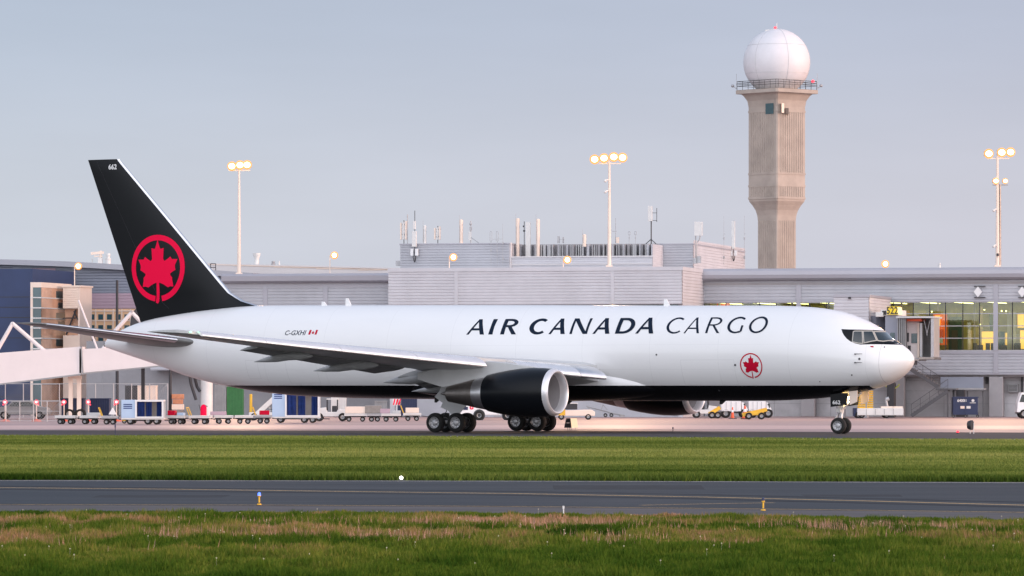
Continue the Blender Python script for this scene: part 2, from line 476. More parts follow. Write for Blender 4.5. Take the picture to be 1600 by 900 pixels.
def blades(name, x, y, h, w, tint, material, lean=.35, seed=1, label=None, cat=None):
    rs = np.random.RandomState(seed); n = len(x)
    ang = rs.rand(n) * math.pi; dx = np.cos(ang) * w; dy = np.sin(ang) * w
    lx = (rs.rand(n) - .5) * 2 * lean * h; ly = (rs.rand(n) - .5) * 2 * lean * h
    co = np.empty((n, 3, 3), dtype=np.float32)
    co[:, 0] = np.stack([x - dx, y - dy, np.zeros(n)], 1); co[:, 1] = np.stack([x + dx, y + dy, np.zeros(n)], 1)
    co[:, 2] = np.stack([x + lx, y + ly, h], 1)
    me = bpy.data.meshes.new(name)
    me.vertices.add(n * 3); me.vertices.foreach_set('co', co.ravel())
    me.loops.add(n * 3); me.loops.foreach_set('vertex_index', np.arange(n * 3, dtype=np.int32))
    me.polygons.add(n); me.polygons.foreach_set('loop_start', np.arange(0, n * 3, 3, dtype=np.int32)); me.polygons.foreach_set('loop_total', np.full(n, 3, dtype=np.int32))
    at = me.attributes.new('tint', 'FLOAT', 'POINT'); at.data.foreach_set('value', np.repeat(tint, 3).astype(np.float32))
    me.materials.append(material); me.update(); me.validate()
    o = bpy.data.objects.new(name, me); COL.objects.link(o)
    return setp(o, label, cat, kind='stuff')
gm = grass_mat('grass_blades', [(0, (.030, .068, .006)), (.30, (.072, .115, .012)), (.52, (.150, .165, .028)), (.72, (.25, .165, .065)), (.85, (.36, .20, .12)), (1, (.58, .34, .27))])
ny = lambda xx: np.interp(xx, [p.x for p in tx_near], [p.y for p in tx_near])
rs = np.random.RandomState(3)
def scatter(n, y0, y1, m):
    # even density over a trapezoid that widens with distance
    y = y0 + (y1 - y0) * rs.rand(n); x = (rs.rand(n) * 2 - 1) * (y * .1098 + m)
    return x, y
# near verge: unmown
x, y = scatter(430000, 63, 104, 2.5); k = y < ny(x) - .35 + .6 * vnoise(x * 2.0, y * .0, 30); x, y = x[k], y[k]
nb = vnoise(x * .30, y * .16, 1) * .45 + vnoise(x * 1.1, y * .5, 2) * .3 + vnoise(x * 3.2, y * 1.4, 21) * .25
dn = ny(x) - y
brown = np.clip((vnoise(x * .22, y * .45, 5) - .42) * 2.6, 0, 1) * np.clip((y - 74) / 8, 0, 1)
tint = np.clip(-.12 + nb * .80 + brown * .42 - np.clip((78 - y) / 12, 0, 1) * .16 + (rs.rand(len(x)) - .5) * .28, 0, .88)  # greener and darker near the camera, lens vignetting put into the tint
h = (.03 + .05 * nb + .22 * np.clip(vnoise(x * 2.2, y * 1.0, 22) - .35, 0, 1)) * (.6 + .8 * rs.rand(len(x))) * np.clip(.35 + dn / 6, .35, 1)
blades('verge_grass', x, y, h, .012 + .010 * rs.rand(len(x)), tint, gm, .45, 4, 'unmown green and brownish grass on the near verge', 'grass')
# seed heads: pale pink stalks standing in drifts
x, y = scatter(130000, 70, 103, 2.5); k = (y < ny(x) - .5); x, y = x[k], y[k]
dn = ny(x) - y
dens = np.clip(np.exp(-((dn - 8.5) / 1.5) ** 2) * np.clip((x + 4) / 4, .12, 1) * 1.6 + np.exp(-((dn - 17) / 4.0) ** 2) * np.clip(vnoise(x * .5, y * .25, 8) - .45, 0, 1) * 1.3, 0, 1)
dens *= .02 + .60 * np.clip(vnoise(x * .5, y * .4, 9) * 1.6 - .45, 0, 1)
k = rs.rand(len(x)) < dens; x, y = x[k], y[k]
blades('grass_seed_heads', x, y, .10 + .14 * rs.rand(len(x)), .0085, .82 + .18 * rs.rand(len(x)), gm, .25, 5, 'pale pinkish dry seed stalks standing above the near verge', 'grass')
# middle strip: mown
fy0 = lambda xx: np.interp(xx, [p.x for p in tx_far], [p.y for p in tx_far]); fy1 = lambda xx: np.interp(xx, [p.x for p in far_edge], [p.y for p in far_edge])
u = rs.rand(520000) ** 1.5; yy = 131 + (262 - 131) * u; xx = (rs.rand(520000) * 2 - 1) * (yy * .1098 + 2.5)
k = (yy > fy0(xx) + .5 - .9 * vnoise(xx * 1.2, yy * 0, 31)) & (yy < fy1(xx) - .9); x, y = xx[k], yy[k]
nb = vnoise(x * .035, y * .11, 11) * .5 + vnoise(x * .08, y * .35, 13) * .3 + vnoise(x * .4, y * .6, 12) * .2
near = np.clip(1 - (y - fy0(x)) / 9, 0, 1)
tint = np.clip(.02 + nb * .92 + (rs.rand(len(x)) - .5) * .16 - near * .30, 0, .85)
h = (.05 + .05 * nb + .10 * near) * (.6 + .8 * rs.rand(len(x)))
gm2 = grass_mat('mown_grass_blades', [(0, (.020, .045, .004)), (.3, (.088, .128, .022)), (.55, (.175, .210, .048)), (.8, (.28, .29, .085)), (1, (.26, .22, .08))])
blades('mown_grass', x, y, h, .02 + .02 * rs.rand(len(x)), tint, gm2, .5, 6, 'mown green grass strip between the two taxiways', 'grass')
# dark weed clump
c = G(917, 838)
x = c.x + rs.randn(2600) * .32; y = c.y + rs.randn(2600) * .5
dd = ((x - c.x) / .6) ** 2 + ((y - c.y) / 1.0) ** 2
blades('weed_clump', x, y, np.clip(.24 - .07 * dd, .05, .3) * (.5 + .6 * rs.rand(2600)), .025, .10 * rs.rand(2600), gm, .8, 7, 'low dark green weed clump in the near verge grass', 'weeds')
# dandelion specks
mbd = MB()
for i in range(90):
    yv = random.uniform(70, 100); xv = random.uniform(-1, 1) * (yv * .11)
    if yv > ny(xv) - .3: continue
    hh = random.uniform(.10, .17)
    mbd.ball((xv, yv, hh), .011, 5, 3)
    mbd.bar((xv, yv, 0), (xv, yv, hh), .0015)
o = mbd.build('wildflowers', mat('flower_heads', (.62, .58, .42), .8)); setp(o, 'tiny pale wildflower heads scattered over the near verge', 'flowers', kind='stuff')
# ------------------------------------------------------------------ the freighter
# stations: s = metres behind the nose, t = metres to starboard, z up; local x = -s, local y = -t
YAW = R(30.3)
PLANE = thing('cargo_airplane', 'white twin-engined cargo jet with black tail and red leaf roundel, taxiing across the picture', 'airplane', (22.37, 259.7, .010), -YAW)
PM = Matrix.Translation((22.37, 259.7, .010)) @ Matrix.Rotation(-YAW, 4, 'Z')
PMI = PM.inverted()
def L(s, t, z): return Vector((-s, -t, z))

ts = [0.0, .10, .35, .7, 1.10, 1.55, 1.95, 2.35, 2.8, 3.4, 4.1, 4.9, 5.7, 7.1, 9.1, 13.5, 17.4, 24, 30.3, 39.2, 42, 44, 47.1, 49.9, 51.4, 52.8, 53.8, 54.6, 54.86]
tz = [4.14, 4.40, 4.68, 4.93, 5.17, 5.42, 5.78, 6.03, 6.27, 6.52, 6.76, 6.94, 7.06, 7.17, 7.23, 7.27, 7.31, 7.39, 7.44, 7.50, 7.52, 7.51, 7.31, 6.99, 6.76, 6.42, 6.05, 5.62, 5.35]
bs = [0.0, .10, .35, .75, 1.30, 1.90, 2.6, 3.6, 5.4, 7.0, 9.1, 17.4, 30.3, 35, 38.3, 41.5, 43.8, 46.1, 48.5, 51.3, 53.2, 54.2, 54.86]
bz = [4.14, 3.84, 3.52, 3.20, 2.89, 2.66, 2.48, 2.28, 2.02, 1.91, 1.84, 1.82, 1.89, 1.92, 1.99, 2.13, 2.36, 2.70, 3.20, 4.05, 4.57, 4.85, 5.05]
ws = [0.0, .10, .35, .75, 1.3, 2.0, 2.8, 3.8, 5.0, 6.3, 8.0, 36, 40, 44, 48, 51, 53.2, 54.4, 54.86]
wt = [0.0, .30, .62, .95, 1.28, 1.60, 1.88, 2.14, 2.35, 2.46, 2.515, 2.515, 2.42, 2.12, 1.58, 1.08, .66, .38, .16]
def pch(xs, ys):
    xs = np.array(xs, float); ys = np.array(ys, float); h = np.diff(xs); d = np.diff(ys) / h
    m = np.zeros(len(xs)); m[0] = d[0]; m[-1] = d[-1]
    for i in range(1, len(xs) - 1):
        if d[i - 1] * d[i] > 0:
            w1 = 2 * h[i] + h[i - 1]; w2 = h[i] + 2 * h[i - 1]
            m[i] = (w1 + w2) / (w1 / d[i - 1] + w2 / d[i])
    def f(x):
        i = int(np.clip(np.searchsorted(xs, x) - 1, 0, len(xs) - 2)); t = (x - xs[i]) / h[i]
        return float((2 * t**3 - 3 * t**2 + 1) * ys[i] + (t**3 - 2 * t**2 + t) * h[i] * m[i] + (-2 * t**3 + 3 * t**2) * ys[i + 1] + (t**3 - t**2) * h[i] * m[i + 1])
    return f
fzt, fzb, fw = pch(ts, tz), pch(bs, bz), pch(ws, wt)
def fz(s):      # height of the widest line
    zt, zb = fzt(s), fzb(s)
    return zb + (zt - zb) * interp([0, 1.5, 3.5, 8, 36, 54.8], [.5, .43, .45, .5, .5, .5], s)
def ring(s, n=96):
    zt, zb, w, zc = fzt(s), fzb(s), fw(s), fz(s)
    e = interp([0, 1, 3, 6], [1, .93, .94, 1], s)
    out_ = []
    for i in range(n):
        a = 2 * math.pi * i / n
        ca, sa = math.cos(a), math.sin(a)
        t = w * math.copysign(abs(sa) ** e, sa)
        z = zc + (ca * (zt - zc) if ca > 0 else ca * (zc - zb))
        out_.append(L(s, t, z))
    return out_
st = [.004, .03, .07, .12, .2, .3, .4, .55, .7, .85, 1, 1.15, 1.3, 1.45, 1.6, 1.75, 1.9, 2.05, 2.2, 2.4, 2.6, 2.85, 3.1, 3.4, 3.7, 4, 4.4, 4.8, 5.2, 5.7, 6.3, 7, 7.7, 8.5, 9.5] + [10.5 + i * 1.5 for i in range(17)] + [36, 37, 38, 39, 40, 41, 42, 43, 44, 45, 46, 47, 48, 49, 50, 51, 51.8, 52.5, 53.2, 53.8, 54.3, 54.6, 54.86]

def fus_mat():
    m = bpy.data.materials.new('fuselage_paint'); m.use_nodes = True
    t = m.node_tree; b = t.nodes['Principled BSDF']
    b.inputs['Roughness'].default_value = .27; b.inputs['Coat Weight'].default_value = .35; b.inputs['Coat Roughness'].default_value = .06
    tcn = t.nodes.new('ShaderNodeTexCoord'); sp = t.nodes.new('ShaderNodeSeparateXYZ'); t.links.new(tcn.outputs['Object'], sp.inputs[0])
    def mm(op, a, c=None, cl=False):
        n = t.nodes.new('ShaderNodeMath'); n.operation = op; n.use_clamp = cl
        for i, v in enumerate((a, c)):
            if v is None: continue
            if isinstance(v, (int, float)): n.inputs[i].default_value = v
            else: t.links.new(v, n.inputs[i])
        return n.outputs[0]
    x, z = sp.outputs[0], sp.outputs[2]
    # painted black belly, level lower edge
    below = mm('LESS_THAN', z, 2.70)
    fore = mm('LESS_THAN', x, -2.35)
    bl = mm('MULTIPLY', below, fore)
    # fine skin joints: radome ring, frame joints, lap seams
    def near(v, c, w): return mm('LESS_THAN', mm('ABSOLUTE', mm('SUBTRACT', v, c)), w)
    ln = near(x, -1.50, .012)
    fr = mm('LESS_THAN', mm('ABSOLUTE', mm('SUBTRACT', mm('FRACT', mm('MULTIPLY', x, 1 / 4.4)), .5)), .0016)
    lap = mm('MAXIMUM', near(z, 5.02, .006), near(z, 3.62, .006))
    lap = mm('MULTIPLY', lap, mm('GREATER_THAN', x, -44))
    def door(x0, x1, z0, z1):
        inx = mm('MULTIPLY', mm('GREATER_THAN', x, x0 - .01), mm('LESS_THAN', x, x1 + .01)); inz = mm('MULTIPLY', mm('GREATER_THAN', z, z0 - .01), mm('LESS_THAN', z, z1 + .01))
        h_ = mm('MULTIPLY', mm('MAXIMUM', near(z, z0, .013), near(z, z1, .013)), inx); v_ = mm('MULTIPLY', mm('MAXIMUM', near(x, x0, .013), near(x, x1, .013)), inz)
        return mm('MAXIMUM', h_, v_)
    dr = mm('MAXIMUM', mm('MAXIMUM', door(-13.4, -10.0, 2.75, 4.15), door(-40.2, -38.0, 2.85, 4.3)), door(-43.2, -42.3, 3.1, 4.2))
    fr = mm('MAXIMUM', fr, mm('MULTIPLY', dr, .8))
    seams = mm('MAXIMUM', mm('MAXIMUM', mm('MULTIPLY', fr, .30), mm('MULTIPLY', lap, .22)), mm('MULTIPLY', ln, .6))
    n = t.nodes.new('ShaderNodeTexNoise'); n.inputs['Scale'].default_value = .5; n.inputs['Detail'].default_value = 6
    mp = t.nodes.new('ShaderNodeMapping'); mp.inputs['Scale'].default_value = (.5, 1, 2.2)
    t.links.new(tcn.outputs['Object'], mp.inputs[0]); t.links.new(mp.outputs[0], n.inputs['Vector'])
    c1 = t.nodes.new('ShaderNodeMix'); c1.data_type = 'RGBA'; t.links.new(n.outputs[0], c1.inputs[0])
    c1.inputs[6].default_value = (.77, .775, .78, 1); c1.inputs[7].default_value = (.83, .83, .83, 1)
    c2 = t.nodes.new('ShaderNodeMix'); c2.data_type = 'RGBA'; t.links.new(seams, c2.inputs[0]); t.links.new(c1.outputs[2], c2.inputs[6]); c2.inputs[7].default_value = (.38, .38, .39, 1)
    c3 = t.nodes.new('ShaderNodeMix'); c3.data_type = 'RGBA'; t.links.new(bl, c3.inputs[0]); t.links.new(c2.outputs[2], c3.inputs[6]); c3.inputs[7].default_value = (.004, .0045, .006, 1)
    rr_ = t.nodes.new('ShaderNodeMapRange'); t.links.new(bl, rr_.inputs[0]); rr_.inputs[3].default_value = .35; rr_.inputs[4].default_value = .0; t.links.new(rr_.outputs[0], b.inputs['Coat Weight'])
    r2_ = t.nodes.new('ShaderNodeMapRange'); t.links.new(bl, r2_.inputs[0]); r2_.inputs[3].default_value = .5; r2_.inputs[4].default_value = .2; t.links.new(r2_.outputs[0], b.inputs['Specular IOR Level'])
    t.links.new(c3.outputs[2], b.inputs['Base Color'])
    return m
M['fus'] = fus_mat()
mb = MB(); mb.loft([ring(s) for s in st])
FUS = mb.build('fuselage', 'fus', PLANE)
def bvh_of(o):
    me = o.data
    return BVHTree.FromPolygons([v.co.copy() for v in me.vertices], [tuple(p.vertices) for p in me.polygons])
BF = bvh_of(FUS)

# decals: flat outlines cut into small facets and laid on a surface
def decal(name, polys, material, parent, bvh, mapf, off=.004, step=.05, per=.0015, mirror=False):
    bmx = bmesh.new(); k = 0
    for poly in polys:
        b = bmesh.new()
        vs = [b.verts.new((p[0], p[1], 0)) for p in poly]
        for tri in tessellate_polygon([[Vector((p[0], p[1], 0)) for p in poly]]):
            try: b.faces.new([vs[i] for i in tri])
            except ValueError: pass
        us = [p[0] for p in poly]; ws_ = [p[1] for p in poly]
        for ax, lo, hi in ((0, min(us), max(us)), (1, min(ws_), max(ws_))):
            g = math.ceil(lo / step) * step
            while g < hi:
                co = (g, 0, 0) if ax == 0 else (0, g, 0); no = (1, 0, 0) if ax == 0 else (0, 1, 0)
                bmesh.ops.bisect_plane(b, geom=b.verts[:] + b.edges[:] + b.faces[:], plane_co=co, plane_no=no, dist=1e-6)
                g += step
        ok = {}
        for v in b.verts:
            o_, d_ = mapf(v.co.x, v.co.y)
            hit, nrm, _, _ = bvh.ray_cast(o_, d_)
            if hit is not None:
                if nrm.dot(d_) > 0: nrm = -nrm
                ok[v] = hit + nrm * (off + per * k)
        nv = {v: bmx.verts.new(c) for v, c in ok.items()}
        for f in b.faces:
            if all(v in nv for v in f.verts):
                try: bmx.faces.new([nv[v] for v in f.verts])
                except ValueError: pass
        b.free(); k += 1
    if mirror:
        geo = bmesh.ops.duplicate(bmx, geom=bmx.verts[:] + bmx.edges[:] + bmx.faces[:])
        for v in [g for g in geo['geom'] if isinstance(g, bmesh.types.BMVert)]: v.co.y *= -1
    bmesh.ops.recalc_face_normals(bmx, faces=bmx.faces)
    me = bpy.data.meshes.new(name); bmx.to_mesh(me); bmx.free()
    me.materials.append(M[material])
    for p in me.polygons: p.use_smooth = True
    o = bpy.data.objects.new(name, me); COL.objects.link(o); o.parent = parent
    return o
def side(u, v):   # u = -s (grows towards the nose), v = height; from starboard
    return Vector((u, -12, v)), Vector((0, 1, 0))
CAMP = PMI @ Vector((0, 0, H))
def bypx(u, v):
    return CAMP, ((PMI @ W(u, v, 300)) - CAMP).normalized()

# glyphs, one unit high, built from flared strokes
def quad(a, b, wa, wb, cutx=True):
    (x0, y0), (x1, y1) = a, b
    return [(x0, y0), (x0 + wa, y0), (x1 + wb, y1), (x1, y1)]
def arc(cx, cy, rx, ry, tx, ty, a0, a1, n=30, sh=0.0):
    o_, i_ = [], []
    for k in range(n + 1):
        a = R(a0 + (a1 - a0) * k / n)
        o_.append((cx + rx * math.cos(a), cy + ry * math.sin(a)))
        i_.append((cx + sh + (rx - tx) * math.cos(a), cy + (ry - ty) * math.sin(a)))
    segs = []
    for k in range(n): segs.append((o_[k], o_[k + 1], i_[k + 1], i_[k]))
    return segs
def glyph(ch, w, T, t):
    """T thick stroke, t thin stroke, w width; returns lists of polygons (arcs come back as one ring outline)"""
    out_ = []
    def ring_poly(*a, **k):
        s_ = arc(*a, **k)
        return [q[0] for q in s_] + [s_[-1][1]] + [s_[-1][2]] + [q[3] for q in s_[::-1]]
    if ch == 'A':
        ap = w * .52
        out_.append(quad((0, 0), (ap - T * .30, 1), t * 1.15, t * .9))
        out_.append(quad((w - T * 1.05, 0), (ap - T * .45, 1), T * 1.05, T * .9))
        out_.append([(w * .17, .27), (w * .80, .27), (w * .78, .27 + t * .85), (w * .22, .27 + t * .85)])
    elif ch == 'I':
        out_.append([(0, 0), (T * 1.05, 0), (T * .96, .5), (T * 1.05, 1), (0, 1), (T * .06, .5)])
    elif ch == 'R':
        out_.append([(0, 0), (T, 0), (T * .95, .5), (T, 1), (0, 1), (T * .04, .5)])
        out_.append(ring_poly(w * .42, .735, w * .50, .265, T * .95, t * .8, -90, 90))
        out_.append([(T * .6, 1 - t * .8), (w * .43, 1 - t * .8), (w * .43, 1), (T * .6, 1)])
        out_.append([(T * .6, .47), (w * .43, .47), (w * .43, .47 + t * .8), (T * .6, .47 + t * .8)])
        out_.append(quad((w - T * 1.1, 0), (w * .34, .50), T * 1.15, T * 1.0))
    elif ch == 'C':
        out_.append(ring_poly(w * .56, .5, w * .56, .52, T, t, 52, 312, n=44, sh=T * .12))
    elif ch == 'G':
        out_.append(ring_poly(w * .54, .5, w * .54, .52, T, t, 50, 300, n=44, sh=T * .12))
        out_.append([(w * .80, .04), (w * .80 + T * .9, .10), (w * .80 + T * .9, .48), (w * .80, .48)])
        out_.append([(w * .76, -.01), (w * .86, .05), (w * .86, .16), (w * .76, t * .95)])
    elif ch == 'N':
        out_.append(quad((0, 0), (0, 1), t * 1.1, t))
        out_.append(quad((w - T * 1.05, 0), (T * .02, 1), T * 1.05, T * 1.05))
        out_.append(quad((w - t, 0), (w - t * 1.05, 1), t, t * 1.1))
    elif ch == 'D':
        out_.append([(0, 0), (T, 0), (T * .96, .5), (T, 1), (0, 1), (T * .04, .5)])
        out_.append(ring_poly(w * .40, .5, w * .60, .5, T, t * .9, -90, 90, n=34))
        out_.append([(T * .6, 1 - t * .9), (w * .41, 1 - t * .9), (w * .41, 1), (T * .6, 1)])
        out_.append([(T * .6, 0), (w * .41, 0), (w * .41, t * .9), (T * .6, t * .9)])
    elif ch == 'O':
        out_.append(ring_poly(w * .5, .5, w * .5, .52, T, t, 0, 180, n=28)); out_.append(ring_poly(w * .5, .5, w * .5, .52, T, t, 180, 360, n=28))
    return out_
def s_at(px, py, tt):   # station of a photograph point on the starboard side, tt metres off the centre line
    k = (px - 800) / F
    return (22.37 - math.sin(YAW) * tt - k * (259.7 - math.cos(YAW) * tt)) / (math.cos(YAW) + k * math.sin(YAW))
CAP = .90; BASE = 5.66; SHEAR = .08
items = [('A', 33, 122, 1), ('I', 143, 163.5, 1), ('R', 202, 281, 1), ('C', 337, 423, 1), ('A', 443, 525, 1), ('N', 548, 636, 1), ('A', 663, 748, 1), ('D', 775, 863, 1), ('A', 877, 967, 1),
         ('C', 1021, 1103, 0), ('A', 1117, 1195, 0), ('R', 1225, 1296, 0), ('G', 1325, 1411, 0), ('O', 1433, 1522, 0)]
for word, a, b in (('first_word_lettering', 0, 3), ('second_word_lettering', 3, 9), ('light_lettering', 9, 14)):
    polys = []
    for ch, x0, x1, bold in items[a:b]:
        s0, s1 = s_at(720 + x0 / 3.2, 520, 2.2), s_at(720 + x1 / 3.2, 520, 2.2)
        w = (s0 - s1) / CAP
        T, t = (.30, .165) if bold else (.165, .105)
        if ch == 'I': T = w
        base = BASE - .004 * (s0 - 10) * 0
        for p in glyph(ch, w, T, t):
            lean = SHEAR if ch not in 'CGO' else SHEAR
            q = []
            for gx, gy in p:
                off = .02 if ch in 'CGO' else 0
                q.append((-s0 + (gx + lean * gy + off) * CAP, base + gy * CAP))
            polys.append(q)
    decal(word, polys, 'navy', PLANE, BF, side, off=.005, step=.06, per=.0012)

# maple leaf roundel, from half outlines (x, y) in units of ring radius
LEAF = [(0, .86), (.05, .70), (.09, .60), (.115, .575), (.225, .605), (.215, .40), (.21, .27), (.255, .215), (.31, .235), (.41, .30), (.475, .345), (.53, .265), (.735, .265), (.70, .20), (.645, .09), (.645, .02), (.665, -.055), (.58, -.095), (.465, -.165), (.475, -.22), (.545, -.285), (.54, -.34), (.585, -.555), (.47, -.545), (.37, -.575), (.25, -.505), (.12, -.45)]
def roundel(name, cx, cz, r, material, bvh, rw=.16, step=.1, off=.008, sxs=1.0, parent=None, mapf=side, stemw=.045):
    def P(x, y): return (cx + x * r * sxs, cz + y * r)
    polys = []
    half = LEAF + [(.045, -.43)]
    body = [P(x, y) for x, y in half] + [P(-x, y) for x, y in half[:0:-1]]
    polys.append(body)
    polys.append([P(-stemw * .9, -.42), P(stemw * .9, -.42), P(stemw * 1.0, -.7), P(.0 + stemw * .6, -.98), P(-.02, -1.06), P(-.10, -1.03), P(-.06, -.8)])
    for a0, a1 in ((-82, 60), (60, 180), (180, 263)):
        s_ = arc(0, 0, 1, 1, rw, rw, a0, a1, n=28)
        polys.append([P(*q[0]) for q in s_] + [P(*s_[-1][1])] + [P(*s_[-1][2])] + [P(*q[3]) for q in s_[::-1]])
    return decal(name, polys, material, parent or PLANE, bvh, mapf, off=off, step=step, per=.0012)
roundel('nose_roundel', -s_at(1173.5, 571.5, 2.45), 3.83, .70, 'dkred', BF, rw=.10, step=.06, stemw=.03)

def text_mesh(body, size, shear=0, bold=0.0, sx=1.0):
    cu = bpy.data.curves.new('t', 'FONT'); cu.body = body; cu.size = size; cu.shear = shear; cu.offset = bold; cu.resolution_u = 3
    o_ = bpy.data.objects.new('t', cu); COL.objects.link(o_)
    dg = bpy.context.evaluated_depsgraph_get(); dg.update()
    me = bpy.data.meshes.new_from_object(o_.evaluated_get(dg))
    vs = [(v.co.x * sx, v.co.y) for v in me.vertices]; fs = [tuple(p.vertices) for p in me.polygons]
    bpy.data.objects.remove(o_); bpy.data.curves.remove(cu); bpy.data.meshes.remove(me)
    return vs, fs
def text_decal(name, body, size, u0, v0, material, parent, bvh, mapf=side, off=.006, shear=0, bold=0, sx=1.0):
    vs, fs = text_mesh(body, size, shear, bold, sx)
    polys = [[(u0 + vs[i][0], v0 + vs[i][1]) for i in f] for f in fs]
    return decal(name, polys, material, parent, bvh, mapf, off=off, step=1, per=0)
text_decal('registration_lettering', 'C-GXHI', .40, -s_at(443.5, 524, 2.3), 5.70, 'navy', PLANE, BF, shear=.2, sx=1.10, bold=.006)
# small flag
fu, fv = -s_at(481.5, 520, 2.3), 5.72
FW, FH = .60, .28
def par(u0, u1): return [(u0, fv), (u1, fv), (u1 + .05, fv + FH), (u0 + .05, fv + FH)]
flag_leaf = [(fu + .30 + .025 + x * .13, fv + .14 + (y - .15) * .14) for x, y in LEAF] + [(fu + .30 + .025 - x * .13, fv + .14 + (y - .15) * .14) for x, y in LEAF[:0:-1]]
decal('flag', [par(fu, fu + .15), par(fu + .46, fu + FW), flag_leaf], 'dkred', PLANE, BF, side, off=.005, step=.1)

# cockpit: dark mask, pale frames, glass, wipers
Z3 = lambda pts: [(1300 + x / 11.25, 500 + y / 11.25) for x, y in pts]
mask = Z3([(165, 160), (300, 166), (600, 172), (800, 180), (945, 192), (985, 212), (1040, 290), (1100, 350), (1170, 395), (1226, 437), (1100, 434), (900, 429), (700, 428), (500, 433), (400, 408), (320, 375), (262, 332), (213, 275), (182, 218)])
decal('cockpit_mask', [mask], 'black', PLANE, BF, bypx, off=.004, step=2.0, mirror=True)
wins = [Z3([(382, 212), (402, 204), (522, 204), (530, 403), (478, 402), (366, 377)]), Z3([(556, 204), (706, 204), (772, 354), (690, 366), (570, 394)]), Z3([(748, 214), (962, 216), (1066, 350), (900, 366), (812, 357)])]
def inset(poly, g):
    cx = sum(p[0] for p in poly) / len(poly); cy = sum(p[1] for p in poly) / len(poly)
    n = len(poly); out_ = []
    area = sum(poly[i][0] * poly[(i + 1) % n][1] - poly[(i + 1) % n][0] * poly[i][1] for i in range(n))
    sg = 1 if area > 0 else -1
    for i in range(n):
        p0, p1, p2 = [Vector(poly[j % n]) for j in (i - 1, i, i + 1)]
        d1 = (p1 - p0).normalized(); d2 = (p2 - p1).normalized()
        n1 = Vector((d1.y, -d1.x)) * sg; n2 = Vector((d2.y, -d2.x)) * sg
        b = (n1 + n2); b = b / max(.3, b.length_squared / 2)
        out_.append(tuple(p1 + b * g))
    return out_
for wpoly in wins:
    fr = decal('cockpit_window', [inset(wpoly, 1.45)], 'frame', PLANE, BF, bypx, off=.010, step=1.5)
    decal('pane', [wpoly], 'glass_dark', fr, BF, bypx, off=.016, step=1.5)
    fr2 = fr.copy(); fr2.data = fr.data.copy(); COL.objects.link(fr2)
    p2 = [c for c in bpy.data.objects if c.parent == fr][0].copy(); p2.data = p2.data.copy(); COL.objects.link(p2); p2.parent = fr2
    for q in (fr2, p2):
        for v in q.data.vertices: v.co.y *= -1
        q.data.flip_normals()
# sensors and small ports
def stud(name, px, py, r, tt, material='dark', n=10, proud=.03):
    o_, d_ = bypx(px, py); hit, nrm, _, _ = BF.ray_cast(o_, d_)
    if hit is None: return
    return MB().tube(hit - nrm * .02, hit + nrm * proud, r, r, n).build(name, material, PLANE)
for px, py, r in ((1342.8, 560.8, .065), (1382, 542.5, .035), (1331, 585.8, .045), (1281, 596, .03), (1025.8, 554.2, .05), (1148.8, 570.2, .06), (1123.8, 610, .05)): stud('sensor_port', px, py, r, 0)
for py in (553.4, 566.3):
    o_, d_ = bypx(1336.2, py); hit, nrm, _, _ = BF.ray_cast(o_, d_)
    MB().tube(hit, hit + nrm * .12, .04, .035, 8).tube(hit + nrm * .12, hit + nrm * .13 + Vector((.45, 0, 0)), .022, .012, 8).build('pitot_probe', 'dark', PLANE)
o_, d_ = bypx(1360.8, 541.5); hit, nrm, _, _ = BF.ray_cast(o_, d_)
MB().bar(hit + nrm * .005 + Vector((-.16, 0, 0)), hit + nrm * .005 + Vector((.16, 0, 0)), .02, .07).build('red_port', 'dkred', PLANE)
# blade antennas and beacon on the crown
for s, hh in ((37.2, .42), (15.6, .36), (38.9, .22)):
    z = fzt(s)
    MB().prism([(-s - .22, z - .05), (-s + .22, z - .05), (-s - .02, z + hh), (-s - .20, z + hh)], -.02, .02).build('blade_antenna', 'white', PLANE)
for s in (12.0, 22.0, 31.0):
    MB().prism([(-s - .2, fzb(s) + .05), (-s + .25, fzb(s) + .05), (-s - .05, fzb(s) - .2), (-s - .2, fzb(s) - .2)], -.02, .02).build('belly_antenna', 'black', PLANE)
# exhaust of the tail unit
MB().lathe([(-.05, .14), (0.14, .12), (.10, .08), (-.1, .07)], L(54.84, 0, 5.2), (-1, 0, 0), 16).build('tail_exhaust', 'titan', PLANE)

# belly fairing round the wing root
mb = MB(); secs = []
for s in [15.2, 15.5, 16, 16.6, 17.4, 18.5, 20, 22, 25, 27, 29, 30.5, 31.4, 31.8, 32]:
    k = math.sin(math.pi * np.clip((s - 15.2) / 16.8, 0, 1)) ** .5
    w = 1.35 + 1.33 * k; zb_ = fzb(s) + .40 - .45 * k; ztp = 2.9 + 1.2 * k
    zc = (zb_ + ztp) / 2; sec = []
    for i in range(48):
        a = 2 * math.pi * i / 48; ca, sa = math.cos(a), math.sin(a)
        sec.append(L(s, w * math.copysign(abs(sa) ** .75, sa), zc + (ztp - zb_) / 2 * math.copysign(abs(ca) ** .8, ca)))
    secs.append(sec)
mb.loft(secs); mb.build('belly_fairing', 'fus', PLANE)

